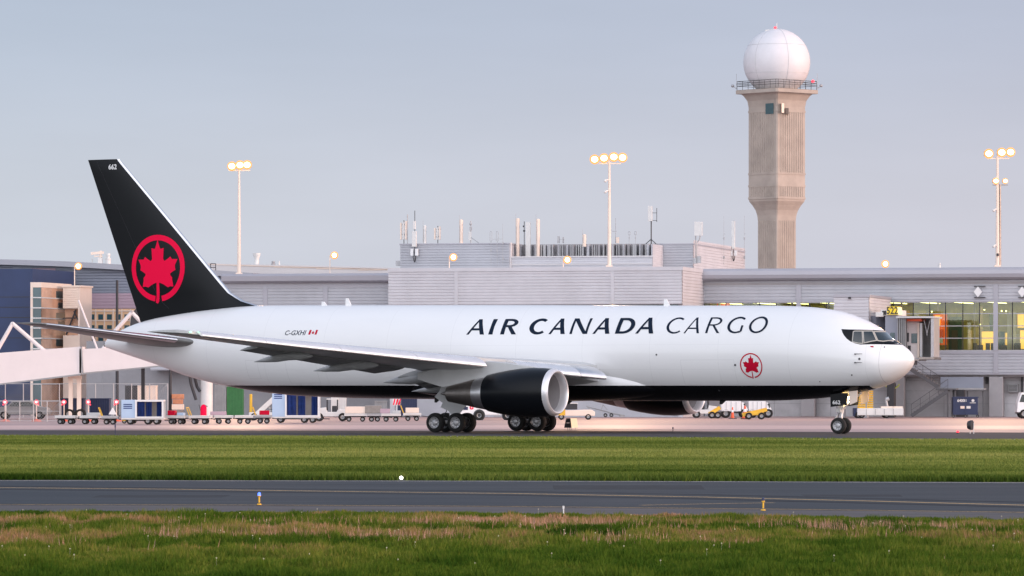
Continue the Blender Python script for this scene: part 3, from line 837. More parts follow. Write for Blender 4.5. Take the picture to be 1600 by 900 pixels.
# ---------------- wings
def foil(le, chord, thick, x0=0.0, x1=1.0, tw=0.0, n=14, camber=.015, rot=0.0, piv=.0, sgn=1):
    """closed section; le = (s, t, z) of the leading edge; tw nose-up rad"""
    s0, t0, z0 = le; pts = []
    xs = [x0 + (x1 - x0) * (1 - math.cos(math.pi * i / n)) / 2 for i in range(n + 1)]
    def th(x): return 5 * thick * (.2969 * math.sqrt(max(x, 0)) - .126 * x - .3516 * x**2 + .2843 * x**3 - .1015 * x**4)
    up = [(x, 4 * camber * x * (1 - x) + th(x) + .0008) for x in xs]; dn = [(x, 4 * camber * x * (1 - x) - th(x) - .0008) for x in xs[::-1]]
    for x, z in up + dn:
        xx = x * chord; zz = z * chord
        c, s_ = math.cos(tw), math.sin(tw)
        pts.append(L(s0 + xx * c + zz * s_ * 1.0, t0 * sgn, z0 + zz * c - xx * s_))
    return pts
def wLE(t): return 18.3 + (t - 2.5) * .681
def wTE(t): return 29.2 if t < 8 else 29.2 + (t - 8) * .386
def wZ(t): return 3.42 + (t - 2.5) * .092 + .0006 * (t - 2.5) ** 2
def wth(t): return interp([2, 8, 23.8], [.135, .115, .10], t)
def wtw(t): return R(interp([2, 8, 23.8], [3.5, 1.8, -.5], t))
def wing(sg):
    P_ = [1.0, 2.5, 4, 6, 8, 10, 12.5, 15, 18, 21, 23, 23.55, 23.8]
    mb = MB(); secs = []
    for t in P_:
        k = 1 if t < 23 else (.93 if t < 23.7 else .55)
        c0 = wTE(t) - wLE(t); x1 = interp([2, 17.9, 18.3, 24], [.80, .78, 1.0, 1.0], t)
        x0 = interp([2, 22.6, 23.2, 24], [.055, .055, .0, .0], t) + (1 - k) * .5
        secs.append(foil((wLE(t), t, wZ(t)), c0, wth(t) * (1 if k == 1 else k), x0, x1, wtw(t), sgn=sg))
    mb.loft(secs)
    wg = mb.build('wing', 'wgrey', PLANE)
    # slats, drooped
    for a, b in ((2.95, 4.25), (4.27, 7.3), (9.05, 12.5), (12.52, 16.3), (16.32, 20.0), (20.02, 23.1)):
        secs = []
        for i in range(5):
            t = a + (b - a) * i / 4; c0 = wTE(t) - wLE(t); cs = .17 * c0 + .25
            dn = R(24); ang = wtw(t) - dn
            le = (wLE(t) - .052 * c0 - .12, t, wZ(t) - .030 * c0 - .06)
            secs.append(foil(le, cs, .20, 0, 1, ang, n=12, camber=.07, sgn=sg))
        MB().loft(secs).build('slat', 'alub' if a < 3 else 'alu', wg)
    # flaps, part lowered
    for a, b, dr in ((2.75, 7.25, 8), (8.9, 17.8, 9)):
        secs = []
        for i in range(7):
            t = a + (b - a) * i / 6; c0 = wTE(t) - wLE(t); cf = .27 * c0 if t < 8 else .30 * c0
            tw = wtw(t)
            le = (wLE(t) + .745 * c0, t, wZ(t) - .745 * c0 * math.sin(tw) - .016 * c0)
            secs.append(foil(le, cf, .13, 0, 1, tw + R(dr) * 1.0, n=10, camber=.02, sgn=sg))
        MB().loft(secs).build('flap', 'wdark', wg)
    # flap track fairings
    for t, l0, l1, r in ((3.9, .52, 1.12, .25), (7.05, .55, 1.15, .27), (11.8, .52, 1.24, .22), (15.65, .50, 1.30, .19)):
        c0 = wTE(t) - wLE(t); s0 = wLE(t) + l0 * c0; s1 = wLE(t) + l1 * c0; secs = []
        zb0 = wZ(t) - l0 * c0 * math.sin(wtw(t)) - .05 * c0
        for q in (0.0, .06, .2, .4, .6, .8, .93, 1.0):
            rr = r * max(.04, (math.sin(math.pi * min(1, q * 1.15 + .03) ** .75) if q < .6 else (1 - ((q - .6) / .4) ** 1.3) * .95 + .03))
            zc = zb0 - .10 - .55 * max(0, q - .35) ** 1.2; s = s0 + (s1 - s0) * q
            secs.append([L(s, sg * (t + rr * .8 * math.sin(2 * math.pi * i / 12)), zc + rr * 1.25 * math.cos(2 * math.pi * i / 12)) for i in range(12)])
        MB().loft(secs).build('flap_fairing', 'wdark', wg)
    t = 23.5
    MB().ball(tuple(L(wLE(t) - .02, sg * t, wZ(t) + .03)), .055, 10, 6, sc=(1.3, 1, .8)).build('navigation_light', 'greenlamp' if sg > 0 else 'redlamp', wg)
    # gear bay opening edge and hanging linkage behind the gear
    mb = MB()
    mb.prism([(-28.6, 3.1), (-27.6, 3.1), (-27.9, 2.72), (-28.4, 2.78)], -sg * 5.9 - .02, -sg * 5.9 + .02)
    mb.tube(L(27.9, sg * 5.9, 3.1), L(28.4, sg * 5.9, 2.7), .06, .05, 8)
    mb.build('flap_linkage', 'wdark', wg)
    return wg
WR = wing(1); WL = wing(-1)

# ---------------- engines
def engine(sg):
    t = 8.25; y = -sg * t; D = Vector((-1, 0, -.012)); O_ = Vector((-18.08, y, 2.33))
    # cowl: outer skin, lip left to the ring
    mb = MB()
    out_ = [(.33, 1.324), (.52, 1.338), (.9, 1.375), (1.5, 1.40), (2.2, 1.38), (3.0, 1.30), (3.8, 1.18), (4.45, 1.05), (4.5, 1.02)]
    mb.lathe(out_ + [(4.40, .99), (3.6, 1.0)], O_, D, 48)
    nac = mb.build('engine_cowl', 'black', PLANE)
    MB().lathe([(.335, 1.326), (.17, 1.29), (.06, 1.24), (.0, 1.175), (.03, 1.12), (.12, 1.085), (.30, 1.06), (.5, 1.06)], O_, D, 64).build('inlet_lip', 'lip', nac)
    MB().lathe([(.5, 1.06), (.9, 1.09), (1.5, 1.10)], O_, D, 48).build('inlet_duct', 'colgrey', nac)
    mb = MB(); c = O_ + D.normalized() * 1.42
    for i in range(38):
        a = 2 * math.pi * i / 38; a2 = a + .11
        for rr0, rr1 in ((.30, .7), (.7, 1.085)):
            v = [c + Vector((0, math.cos(q) * r_, math.sin(q) * r_)) + Vector((dx, 0, 0)) for q, r_, dx in ((a, rr0, .10), (a, rr1, .12), (a2, rr1, -.12), (a2, rr0, -.10))]
            mb.add(v, [(0, 1, 2, 3)])
    mb.lathe([(-.55, .002), (-.5, .07), (-.3, .20), (0, .31), (.2, .33)], c, D, 24)
    mb.lathe([(.25, 0.02), (.26, 1.09)], c, D, 24)
    mb.build('fan', 'steel', nac, recalc=False)
    MB().lathe([(3.5, .93), (4.3, .975), (4.6, .96), (5.25, .85)], O_, D, 40).build('core_cowl', 'alub', nac)
    MB().lathe([(5.24, .845), (5.3, .835), (6.2, .65), (7.15, .46), (7.12, .41), (6.6, .43)], O_, D, 40).build('exhaust_nozzle', 'titan', nac)
    MB().lathe([(6.3, .30), (7.2, .20), (7.7, .03)], O_, D, 24).build('exhaust_plug', 'titan', nac)
    mb = MB()
    q = O_ + Vector((-2.2, -sg * 1.34 * .0, 0))
    for a in (28,):
        d = Vector((0, -math.cos(R(a)), math.sin(R(a))))
        mb.prism([(0, 0), (0, 0), (0, 0)], 0, 0) if False else None
    # pylon
    secs = []
    for s, zt_, zb_, hw in ((19.6, 3.74, 3.66, .02), (20.3, 3.86, 3.35, .17), (21.5, 4.02, 3.1, .22), (22.6, 4.10, 2.9, .24), (24.2, 3.95, 2.75, .24), (25.6, 3.75, 2.62, .20), (27.3, 3.45, 3.05, .05)):
        secs.append([L(s, sg * t - hw, zb_), L(s, sg * t - hw, zt_ - .05), L(s, sg * t - hw * .5, zt_), L(s, sg * t + hw * .5, zt_), L(s, sg * t + hw, zt_ - .05), L(s, sg * t + hw, zb_)])
    MB().loft(secs, sm=False).build('engine_pylon', 'wgrey', PLANE)
    return nac
engine(1); engine(-1)

# ---------------- tail
def LEz(z): return interp([6.9, 7.40, 7.55, 7.83, 8.31, 9.01, 12.79, 16.60], [40.5, 43.2, 43.82, 44.79, 45.63, 46.33, 50.05, 53.85], z)
def TEz(z): return interp([5.5, 6.72, 16.63], [51.86, 52.34, 56.23], z)
mb = MB(); secs = []; le = []
for z in [6.2, 6.9, 7.2, 7.5, 7.8, 8.3, 9, 10, 11.5, 13, 14.5, 15.8, 16.35, 16.55, 16.62]:
    s0, s1 = LEz(z), TEz(z); c = s1 - s0; th = interp([6, 8, 9, 16], [.04, .075, .095, .095], z) * (1 if z < 16.5 else .6)
    sec = []; lsec = []
    n = 16
    xs = [(1 - math.cos(math.pi * i / n)) / 2 for i in range(n + 1)]
    f = lambda x: 5 * th * c * (.2969 * math.sqrt(x) - .126 * x - .3516 * x**2 + .2843 * x**3 - .1036 * x**4) + .004
    sec = [L(s0 + x * c, f(x), z) for x in xs] + [L(s0 + x * c, -f(x), z) for x in xs[::-1]]
    secs.append(sec)
    if z > 7.3:
        x1 = .17 / c; xl = [x1 * (1 - math.cos(math.pi / 2 * i / 6)) for i in range(7)]
        le.append([L(s0 - .012 + x * c, f(x) + .008, z) for x in xl[::-1]] + [L(s0 - .012 + x * c, -f(x) - .008, z) for x in xl])
mb.loft(secs)
FIN = mb.build('tail_fin', 'black', PLANE)
MB().loft(le).build('fin_leading_edge', 'alub', FIN)
BFIN = bvh_of(FIN)
roundel('tail_roundel', -50.84, 9.87, 2.04, 'red', BFIN, rw=.165, step=.4, off=.012, parent=FIN, stemw=.055)
text_decal('fleet_number', '662', .42, -54.60, 16.0, 'whitemark', FIN, BFIN, off=.012, bold=.012)
# rudder joint
mb = MB()
for z0, z1 in ((7.4, 16.5),):
    pts = []
    for i in range(25):
        z = z0 + (z1 - z0) * i / 24; s = TEz(z) - .30 * (TEz(z) - LEz(z)) * .9
        hit, nrm, _, _ = BFIN.ray_cast(Vector((-s, -5, z)), Vector((0, 1, 0)))
        if hit: pts.append(hit)
    for a, b in zip(pts, pts[1:]):
        mb.bar(a, b, .02, .01)
mb.build('rudder_joint', 'dark', FIN)
def stab(sg):
    mb = MB(); secs = []; led = []
    for t in (.3, 1.2, 2.5, 4, 5.5, 7, 8.3, 8.9, 9.15, 9.3):
        k = 1 if t < 8.6 else interp([8.6, 9.15, 9.3], [1, .82, .5], t)
        s0 = 47.15 + (t - 1.6) * .775 + (1 - k) * .9; s1 = 53.0 + (t - 1.6) * .27
        z = 5.32 + (t - 1.6) * .143
        secs.append(foil((s0, t, z), s1 - s0, .098 * (1 if k == 1 else k), 0, 1, R(-1.5), camber=-.006, sgn=sg))
        if 1.6 < t < 9: led.append(foil((s0 - .015, t, z), s1 - s0, .104, 0, .045, R(-1.5), n=8, camber=-.006, sgn=sg))
    mb.loft(secs); h_ = mb.build('tailplane', 'stabgrey', PLANE)
    MB().loft(led).build('leading_edge', 'alub', h_)
stab(1); stab(-1)

# ---------------- landing gear
def wheel_mesh(r, w, name):
    mb = MB()
    pr = [(-w * .5, r * .60), (-w * .52, r * .70), (-w * .47, r * .88), (-w * .33, r * .985), (-w * .12, r), (w * .12, r), (w * .33, r * .985), (w * .47, r * .88), (w * .52, r * .70), (w * .5, r * .60)]
    mb.lathe(pr, (0, 0, 0), (0, 1, 0), 40, 0)
    for sg in (-1, 1):
        mb.lathe([(sg * w * .5, r * .60), (sg * w * .42, r * .56), (sg * w * .30, r * .50), (sg * w * .26, r * .34), (sg * w * .36, r * .28), (sg * w * .40, r * .16), (sg * w * .40, .001)], (0, 0, 0), (0, 1, 0), 40, 1)
        for i in range(9):
            a = 2 * math.pi * i / 9; p = Vector((math.cos(a) * r * .42, sg * w * .27, math.sin(a) * r * .42))
            mb.tube(p, p + Vector((0, sg * .012, 0)), r * .05, r * .05, 8, 2)
    for k in (-.2, 0, .2):
        mb.lathe([(w * k - .008, r * 1.001), (w * k + .008, r * 1.001)], (0, 0, 0), (0, 1, 0), 40, 2)
    o = mb.build(name, ['tyre', 'rim', 'dark'])
    me = o.data; bpy.data.objects.remove(o); return me
WM = wheel_mesh(.565, .40, 'wheel'); WN = wheel_mesh(.455, .31, 'wheel')
def main_gear(sg):
    s, t = 27.25, 4.65
    mb = MB(); P = lambda ds, dt, z: L(s + ds, sg * (t + dt), z)
    mb.tube(P(-.05, 0, 3.5), P(0, 0, 1.45), .19, .17, 20); mb.tube(P(0, 0, 1.5), P(0, 0, .62), .115, .115, 16, 1)
    mb.tube(P(-.74, 0, .585), P(.74, 0, .585), .125, .125, 14)
    for ds in (-.71, .71):
        mb.tube(P(ds, -.72, .575), P(ds, .72, .575), .075, .075, 12)
    mb.bar(P(-.22, 0, 1.5), P(-.42, 0, 1.05), .10, .06); mb.bar(P(-.42, 0, 1.05), P(-.14, 0, .72), .10, .06)
    mb.tube(P(.0, -.1, 1.7), P(.2, -2.0, 3.0), .085, .085, 10); mb.tube(P(0, 0, 1.8), P(-1.6, -.3, 3.2), .07, .07, 10)
    mb.path([P(-.2, .18, 1.9), P(-.25, .25, 1.3), P(-.6, .25, .9), P(-.71, .35, .68)], .022, 6, 2); mb.path([P(.1, .2, 1.9), P(.15, .3, 1.2), P(.5, .25, .85)], .022, 6, 2)
    for ds in (-.71, .71):
        for dt in (-.42, .42): mb.tube(P(ds, dt - .14, .575), P(ds, dt + .14, .575), .25, .25, 18, 2)
    g = mb.build('main_landing_gear', ['offwhite', 'alub', 'dark'], PLANE)
    for ds in (-.71, .71):
        for dt in (-.575, .575):
            o = bpy.data.objects.new('wheel', WM); COL.objects.link(o); o.parent = g; o.location = P(ds, dt, .563)
    poly = [(28.15, 2.05), (27.85, 2.35), (27.55, 2.95), (26.1, 3.1), (26.0, 1.55), (26.45, 1.10), (27.0, .98), (27.2, 1.25), (27.75, 1.45), (27.6, 1.7)]
    tt = sg * 5.02
    MB().prism([(-a, b) for a, b in poly], -tt - .025, -tt + .025).build('gear_door', 'wgrey', g, bevel=.01)
main_gear(1); main_gear(-1)
def nose_gear():
    s = 4.49; P = lambda ds, t, z: L(s + ds, t, z)
    mb = MB()
    mb.tube(P(-.12, 0, 2.4), P(0, 0, 1.15), .12, .12, 16); mb.tube(P(-.01, 0, 1.2), P(.02, 0, .45), .075, .075, 14, 1)
    mb.tube(P(.02, -.42, .455), P(.02, .42, .455), .05, .05, 12)
    mb.bar(P(.12, 0, 1.15), P(.38, 0, .88), .09, .05); mb.bar(P(.38, 0, .88), P(.08, 0, .60), .09, .05)
    mb.tube(P(0, 0, 1.35), P(-1.25, .0, 2.3), .06, .06, 10); mb.tube(P(-.05, -.16, 1.5), P(-.05, .16, 1.5), .15, .15, 12)
    mb.box(*sorted((-s - .25, -s + .05)), -.22, .22, 1.22, 1.42, 0)
    mb.path([P(.1, .12, 2.1), P(.2, .16, 1.5), P(.12, .12, 1.0), P(.2, .1, .7)], .018, 6, 2)
    g = mb.build('nose_landing_gear', ['offwhite', 'alub', 'dark'], PLANE)
    for dt in (-.32, .32):
        o = bpy.data.objects.new('wheel', WN); COL.objects.link(o); o.parent = g; o.location = P(.02, dt, .453)
    for sg in (1, -1):
        y = -sg * .72
        d = MB().prism([(-4.82, 2.25), (-3.72, 2.30), (-3.80, 1.62), (-4.80, 1.50)], y - .02, y + .02).build('rear_gear_door', 'black', g)
        if sg > 0:
            vs, fs = text_mesh('662', .30, 0, .006, 1.1)
            MB().add([(-4.68 + x, y - .0225, 1.66 + z) for x, z in vs], fs).build('fleet_number_small', 'whitemark', g)
        MB().prism([(-3.66, 2.38), (-3.12, 2.43), (-3.16, 1.80), (-3.6, 1.62)], y - .02, y + .02).build('front_gear_door', 'cream', g)
    for sg in (1, -1):
        for z in (2.02, 1.75):
            MB().lathe([(0, .001), (.02, .085), (.10, .095), (.16, .03)], L(4.12, sg * .26, z), (-1, 0, 0), 16).build('landing_light', 'gearlamp' if z > 1.9 else 'lampw', g)
    MB().tube(P(-.26, 0, 1.95), P(-.36, 0, 1.95), .16, .16, 16).build('taxi_light', 'gearlamp', g)
nose_gear()
gl = bpy.data.lights.new('gear_light', 'SPOT'); gl.energy = 260; gl.spot_size = R(75); gl.spot_blend = .6; gl.color = (1, .68, .36); gl.shadow_soft_size = .12
go = bpy.data.objects.new('gear_light', gl); COL.objects.link(go); go.parent = PLANE; go.location = L(4.0, 0, 1.55)
go.rotation_euler = (Vector((-1, 0, -.05))).to_track_quat('Z', 'Y').to_euler()
# ------------------------------------------------------------------ terminal buildings
TY = R(13.0); TC, TS = math.cos(TY), math.sin(TY)
TX0, TY0 = 27.4, 400.0
def U(px, v=0.0):
    k = (px - 800) / F
    return (k * (TY0 + v * TC) - TX0 - v * TS) / (TC + k * TS)
def ZD(u, v): return TY0 - u * TS + v * TC
def ZH(py, u, v): return H + (600 - py) * ZD(u, v) / F
def PH(px, py, v): return ZH(py, U(px, v), v)
def bld(name, label, cat, group=None):
    return thing(name, label, cat, (TX0, TY0, 0), -TY, group)
def ribs(mb, a0, a1, z0, z1, c, face='front', pitch=.27, dep=.045, m=0):
    """horizontal trapezoid ribs between a0..a1 on the plane c; front faces -v, right faces +u, left faces -u"""
    n = max(1, int(round((z1 - z0) / pitch))); p = (z1 - z0) / n; prof = []
    for i in range(n):
        z = z0 + i * p
        prof += [(z, 0), (z + p * .16, 0), (z + p * .26, dep), (z + p * .90, dep)]
    prof += [(z1, 0)]
    vs = []
    for z, d in prof:
        for a in (a0, a1):
            vs.append((a, c - d, z) if face == 'front' else ((c + d, a, z) if face == 'right' else (c - d, a, z)))
    mb.add(vs, [(2 * i, 2 * i + 1, 2 * i + 3, 2 * i + 2) for i in range(len(prof) - 1)], m)
    return mb

# ---- right pier with the lit glazed band
A = bld('terminal_building', 'long grey ribbed terminal pier with a lit green-tinted window band, behind the nose', 'building')
uL, uR = U(1100), U(1600) + 14
zr = PH(1350, 419, 0); zfb = PH(1350, 437, 0); zw1 = PH(1350, 471.5, 0); zw0 = PH(1500, 548, 0); zs0 = PH(1500, 583, 0)
DEP = 16
mb = MB()
ribs(mb, uL, uR, zw1 + .12, zfb - .02, 0, m=0)
ribs(mb, uL, uR, zs0, zw0 - .28, 0, m=0)
mb.box(uL, uR, .05, .30, zw1 + .12, zfb, 0); mb.box(uL, uR, .05, .30, zs0, zw0 - .28, 0)
mb.box(uL, uR, DEP, DEP + .3, 0, zr - .3, 0); mb.box(uL, uL + .3, .31, DEP, 0, zr - .3, 0); mb.box(uR - .3, uR, .31, DEP, 0, zr - .3, 0)
mb.build('upper_wall', 'siding', A)
mb = MB(); pr = [(-.02, zfb - .10), (-.55, zfb + .0), (-.72, zfb + .15), (-.78, zfb + .45), (-.74, zr - .22), (-.62, zr - .05), (-.40, zr), (.4, zr + .02), (DEP + .4, zr + .05), (DEP + .4, zr - .3), (.31, zr - .3), (.31, zfb - .1)]
mb.prism(pr, uL - .35, uR, 'x'); mb.build('eave', 'fascia', A)
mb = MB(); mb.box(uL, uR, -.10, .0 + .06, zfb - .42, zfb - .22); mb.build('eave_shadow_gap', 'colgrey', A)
# flashing strips over and under glass
mb = MB(); mb.box(uL, uR, -.09, .12, zw1 - .02, zw1 + .118); mb.box(uL, uR, -.10, .12, zw0 - .275, zw0 - .02); mb.box(uL, uR, -.07, .28, zs0 - .13, zs0 - .004); mb.build('window_flashing', 'fascia', A)
# pilasters
mb = MB()
for px in (1248, 1556, 1556 + 157):
    u = U(px)
    if u > uR: continue
    mb = MB(); mb.box(u - .22, u + .22, -.12, -.05, zw1 + .13, zfb - .45); mb.box(u - .2, u + .2, -.14, -.05, zw0, zw1 - .03); mb.box(u - .2, u + .2, -.12, -.05, zs0 + .01, zw0 - .29)
    mb.build('pilaster', 'fascia', A)
# ground storey set back under the upper floor
zg = zs0 - .14
mb = MB(); mb.box(uL, uR, 1.5, 1.8, 0, zg)
mb.build('ground_floor_wall', 'wallgrey', A)
mb = MB()
u = uL + 1
while u < uR:
    mb.box(u - .02, u + .02, 1.485, 1.498, .02, zg - .02); u += 4.9
for z in (1.1, 2.2, 3.1): mb.box(uL, uR, 1.488, 1.496, z, z + .025)
mb.build('panel_joint', 'wdark', A)
mb = MB(); mb.box(uL, uR, .32, 1.49, zg - .16, zg); mb.build('soffit', 'colgrey', A)
for px in (1118, 1262, 1402, 1556, 1713):
    u = U(px)
    if u + .5 < uR: MB().box(u - .6, u + .6, .0, 1.2, 0, zg - .17).build('column', 'colgrey', A, bevel=.05)
# louvre over door, wall boxes
u0, u1 = U(1540, 1.5), U(1554, 1.5)
mb = MB()
for i in range(7): mb.box(u0, u1, 1.40, 1.47, zg - .75 + i * .085, zg - .70 + i * .085)
mb.build('wall_louvre', 'dark', A)
# window glass and frame
fr = MB(); gl_ = MB()
fr.box(uL, uR, -.03, .03, zw0 - .02, zw0 + .06); fr.box(uL, uR, -.03, .03, zw1 - .09, zw1 - .02)
for py in (490, 509.3, 528.4):
    z = PH(1500, py, 0); fr.box(uL, uR, -.035, .03, z - .035, z + .035)
for px in list(np.arange(1108, 1420, 26.2)) + [1427, 1452.6, 1477.5, 1504.5, 1530.5, 1582, 1608, 1634, 1660, 1686, 1735, 1761]:
    u = U(px)
    if u < uR: fr.box(u - .035, u + .035, -.05, .04, zw0 + .06, zw1 - .09, 1)
fr.build('window_frame', ['galv', 'postdark'], A)
gl_.add([(uL, .0, zw0 + .04), (uR, .0, zw0 + .04), (uR, .0, zw1 - .06), (uL, .0, zw1 - .06)], [(0, 1, 2, 3)])
gl_.build('window_glass', 'glass', A)
# the lit room behind the glass
mb = MB()
mb.box(uL + .31, uR - .31, .32, 9, zw0 - .30, zw0 - .05, 1); mb.box(uL + .31, uR - .31, .32, 9, zw1 + .02, zw1 + .20, 0); mb.box(uL + .31, uR - .31, 9.0, 9.2, zw0 - .05, zw1 + .02, 0)
mb.build('lounge_interior', ['room', 'roomfloor'], A)
mb = MB(); random.seed(5)
u = uL + 1
while u < uR - 2:
    mb.bar((u, .8, zw1 - .04), (u + .9, 8.3, zw1 - .04), .10, .04); u += 2.9
mb.build('ceiling_light', 'roomlight', A)
def room_panel(px0, px1, py0, py1, v, material, th=.15, name='lounge_panel'):
    MB().box(U(px0, v), U(px1, v), v, v + th, max(zw0 - .049, PH(px0, py1, v)), min(zw1 - .0, PH(px0, py0, v))).build(name, material, A)
room_panel(1458, 1478, 491, 539, 1.6, 'roomorange', .8); room_panel(1462, 1474, 515, 532, 1.45, 'orange'); room_panel(1466, 1473, 529, 536, 1.35, 'ltblue')
room_panel(1534, 1556, 518, 547, 3.0, 'roomyel'); room_panel(1590, 1600, 491, 512, 3.0, 'roomyel'); room_panel(1571, 1579, 520, 540, 3.2, 'roomyel'); room_panel(1594, 1620, 516, 545, 3.2, 'roomyel')
room_panel(1461, 1469, 493, 510, 1.4, 'roomyel', .05)
room_panel(1420, 1450, 500, 548, 4.0, 'teal'); room_panel(1482, 1503, 495, 548, 2.6, 'teal'); room_panel(1506, 1530, 512, 548, 3.4, 'room'); room_panel(1513, 1519, 516, 546, 2.2, 'cream'); room_panel(1487, 1496, 516, 547, 2.2, 'dark')
room_panel(1560, 1570, 518, 546, 2.4, 'teal'); room_panel(1630, 1660, 500, 548, 3.0, 'roomorange'); room_panel(1120, 1140, 474, 548, 3, 'roomorange')
for px in (1457, 1520, 1527, 1540, 1548, 1563, 1584, 1605):
    room_panel(px, px + 6 + px % 5, 536 + px % 4, 548, 1.2, 'dark', .5, 'lounge_seat')
random.seed(8)
for i in range(26):
    px = 1108 + i * 20 + random.uniform(-6, 6); v_ = random.uniform(2.2, 7.5); w_ = random.uniform(4, 15)
    room_panel(px, px + w_, random.uniform(478, 522), 548, v_, random.choice(['room', 'cream', 'teal', 'colgrey', 'wallgrey', 'tan']), .2, 'lounge_partition')
for i in range(9):
    px = 1122 + i * 57; room_panel(px, px + 3, 472, 548, 1.9, 'colgrey', .25, 'lounge_column')
for px, py in ((1456, 487), (1538, 484), (1501, 506), (1531, 507), (1565, 486), (1572, 486), (1578, 488)):
    v = 4.0; MB().ball((U(px, v), v, PH(px, py, v)), .055, 8, 5).build('pendant_lamp', 'roomlight', A)

# diamond shaped panels fixed to the siding with brackets
for px, lab in ((1528, 'white diamond-shaped panel on the pier siding, left of the pair over the lit windows'), (1597, 'white diamond-shaped panel on the pier siding, at the right edge of the picture')):
    u, z = U(px, -.3), PH(px, 456, -.3)
    d = bld('diamond_panel', lab, 'sign', 'diamond panels on the pier wall')
    MB().prism([(u - .36, z), (u, z - .46), (u + .36, z), (u, z + .46)], -.36, -.28).build('panel', 'whitemark', d)
    mb = MB()
    for dz in (.44, -.50): mb.box(u - .34, u + .62, -.27, -.05, z + dz, z + dz + .06)
    mb.build('bracket', 'dark', d)

# ---- boxy stair block at the gate (ribbed, facing camera and right)
v0 = -13.0
ua, ub = U(1303, v0), U(1357.5, v0)
zt_ = PH(1340, 460.5, v0)
Bx = bld('gate_block', 'pale ribbed box-shaped gate block standing out from the pier behind the nose of the airplane', 'building')
mb = MB(); ribs(mb, ua, ub, 4.2, zt_ - .2, v0); ribs(mb, v0, -.8, 4.2, zt_ - .2, ub, 'right'); mb.box(ua, ub - .001, v0 + .01, -.8, 4.0, zt_ - .21)
mb.build('wall', 'siding_pale', Bx)
MB().box(ua - .08, ub + .10, v0 - .12, -.8, zt_ - .2, zt_).build('parapet', 'fascia', Bx)
for q, (a, b) in enumerate(((ua + .5, v0 + .5), (ub - .5, v0 + .5))): MB().box(a - .35, a + .35, b - .35, b + .35, 0, 3.99).build('column', 'colgrey', Bx)
mb = MB(); u = U(1328, v0); mb.box(u - .1, u + .1, v0 - .3, v0 - .05, PH(1328, 467, v0), PH(1328, 464, v0)); mb.build('wall_lamp', 'dark', Bx)

# ---- central block with the penthouse
Bc = bld('terminal_block', 'pale ribbed terminal block behind the lettering, with a penthouse and many masts on its roof', 'building')
vB = -9.8
ua, ub = U(607, vB), U(1065.5, vB); zt_ = PH(1000, 417, vB)
zb_ = PH(1000, 475.5, vB)
mb = MB(); ribs(mb, ua, ub, zb_, zt_ - .32, vB, dep=.05); ribs(mb, vB, -.05, 0.5, zt_ - .32, ub, 'right', dep=.05)
mb.box(ua, ub - .001, vB + .01, vB + .5, zb_, zt_ - .33); mb.box(ua, ub - .001, 4.5, 20, 0, zt_ - .33); mb.box(ub - .4, ub - .002, vB + .5, 4.5, 0, zt_ - .33); mb.box(ua, ua + .4, vB + .5, 4.5, 0, zt_ - .33)
mb.build('wall', 'siding_pale', Bc)
mb = MB(); mb.box(ua - .05, ub + .09, vB - .10, 20, zt_ - .32, zt_); mb.build('parapet', 'siding_pale', Bc)
for px in (713, 957):
    u = U(px, vB); MB().box(u - .16, u + .16, vB - .075, vB - .052, zb_, zt_ - .33).build('joint_cover', 'siding_pale', Bc)
mb = MB(); mb.box(ua + .4, ub - .4, vB + .30, vB + .36, 4.0, zb_ - .05); mb.build('window_glass', 'teal', Bc)
mb = MB(); mb.box(ua, ub - .01, vB + .01, vB + .45, 3.6, 3.95, 0)
mb.box(ua, ub - .01, vB + 1.2, vB + 1.5, 0, 3.59, 0); mb.build('ground_floor_wall', 'siding', Bc)
mb = MB()
for px in np.arange(625, 1066, 62):
    u = U(px, vB); mb.box(u - .03, u + .03, vB + 1.18, vB + 1.198, 0.02, 3.55)
mb.box(ua + 9, ua + 12, vB + 1.17, vB + 1.196, .02, 3.0); mb.box(ua + 1.2, ua + 1.9, vB + 1.1, vB + 1.17, 1.9, 2.6)
mb.build('door_panel', 'wallgrey', Bc)
# penthouse
vP = -1.0
Pn = bld('penthouse', 'grey ribbed penthouse with a railed plant deck on the roof of the central block', 'building')
u0, u1 = U(625.5, vP), U(796, vP); u2, u3 = U(1083, vP + 5), U(1018.5, vP)
vPe = vP + 5
while U(1163, vPe) > u2: vPe += .25
def vside(px):
    v = vP + 5
    while U(px, v) > u2 + .25: v += .25
    return v
zp0 = zt_ - .3; zp1 = PH(800, 379.5, vP)
mb = MB(); ribs(mb, u0, u1, zp0, zp1 - .12, vP, pitch=.24); mb.box(u0, u1 - .001, vP + .01, vP + 18, zp0, zp1 - .13)
ribs(mb, u1 - .0, u2, zp0, zp1 - .12, vP + 5, pitch=.24); mb.box(u1, u2 - .001, vP + 5.01, vPe, zp0, zp1 - .13)
mb.build('wall', 'siding', Pn)
mb = MB(); ribs(mb, vP + 5, vPe, zp0, PH(1100, 377, vP + 12) - .1, u2, 'right', pitch=.24, dep=.04); mb.build('side_wall', 'siding_pale', Pn)
mb = MB(); mb.box(u0 - .06, u1 + .05, vP - .09, vP + 18, zp1 - .12, zp1); mb.box(u1 + .06, u2 + .06, vP + 4.92, vPe, zp1 - .12, zp1 + .0); mb.build('parapet', 'fascia', Pn)
zd = PH(900, 401, vP)
mb = MB(); ribs(mb, u1 + .05, u3, zp0, zd - .05, vP + .3, pitch=.2, dep=.03); ribs(mb, vP + .3, vP + 4.9, zp0, PH(1040, 382, vP + 2), u3, 'right', pitch=.2, dep=.02)
mb.box(u1 + .05, u3 - .001, vP + .31, vP + .5, zp0, zd - .05); mb.box(u3 - .15, u3 - .002, vP + .5, vP + 4.9, zp0, PH(1040, 382, vP + 2)); mb.build('deck_wall', 'siding_pale', Pn)
mb = MB(); mb.box(u1, u3 + .1, vP + .18, vP + .30, zd - .05, zd + .06)
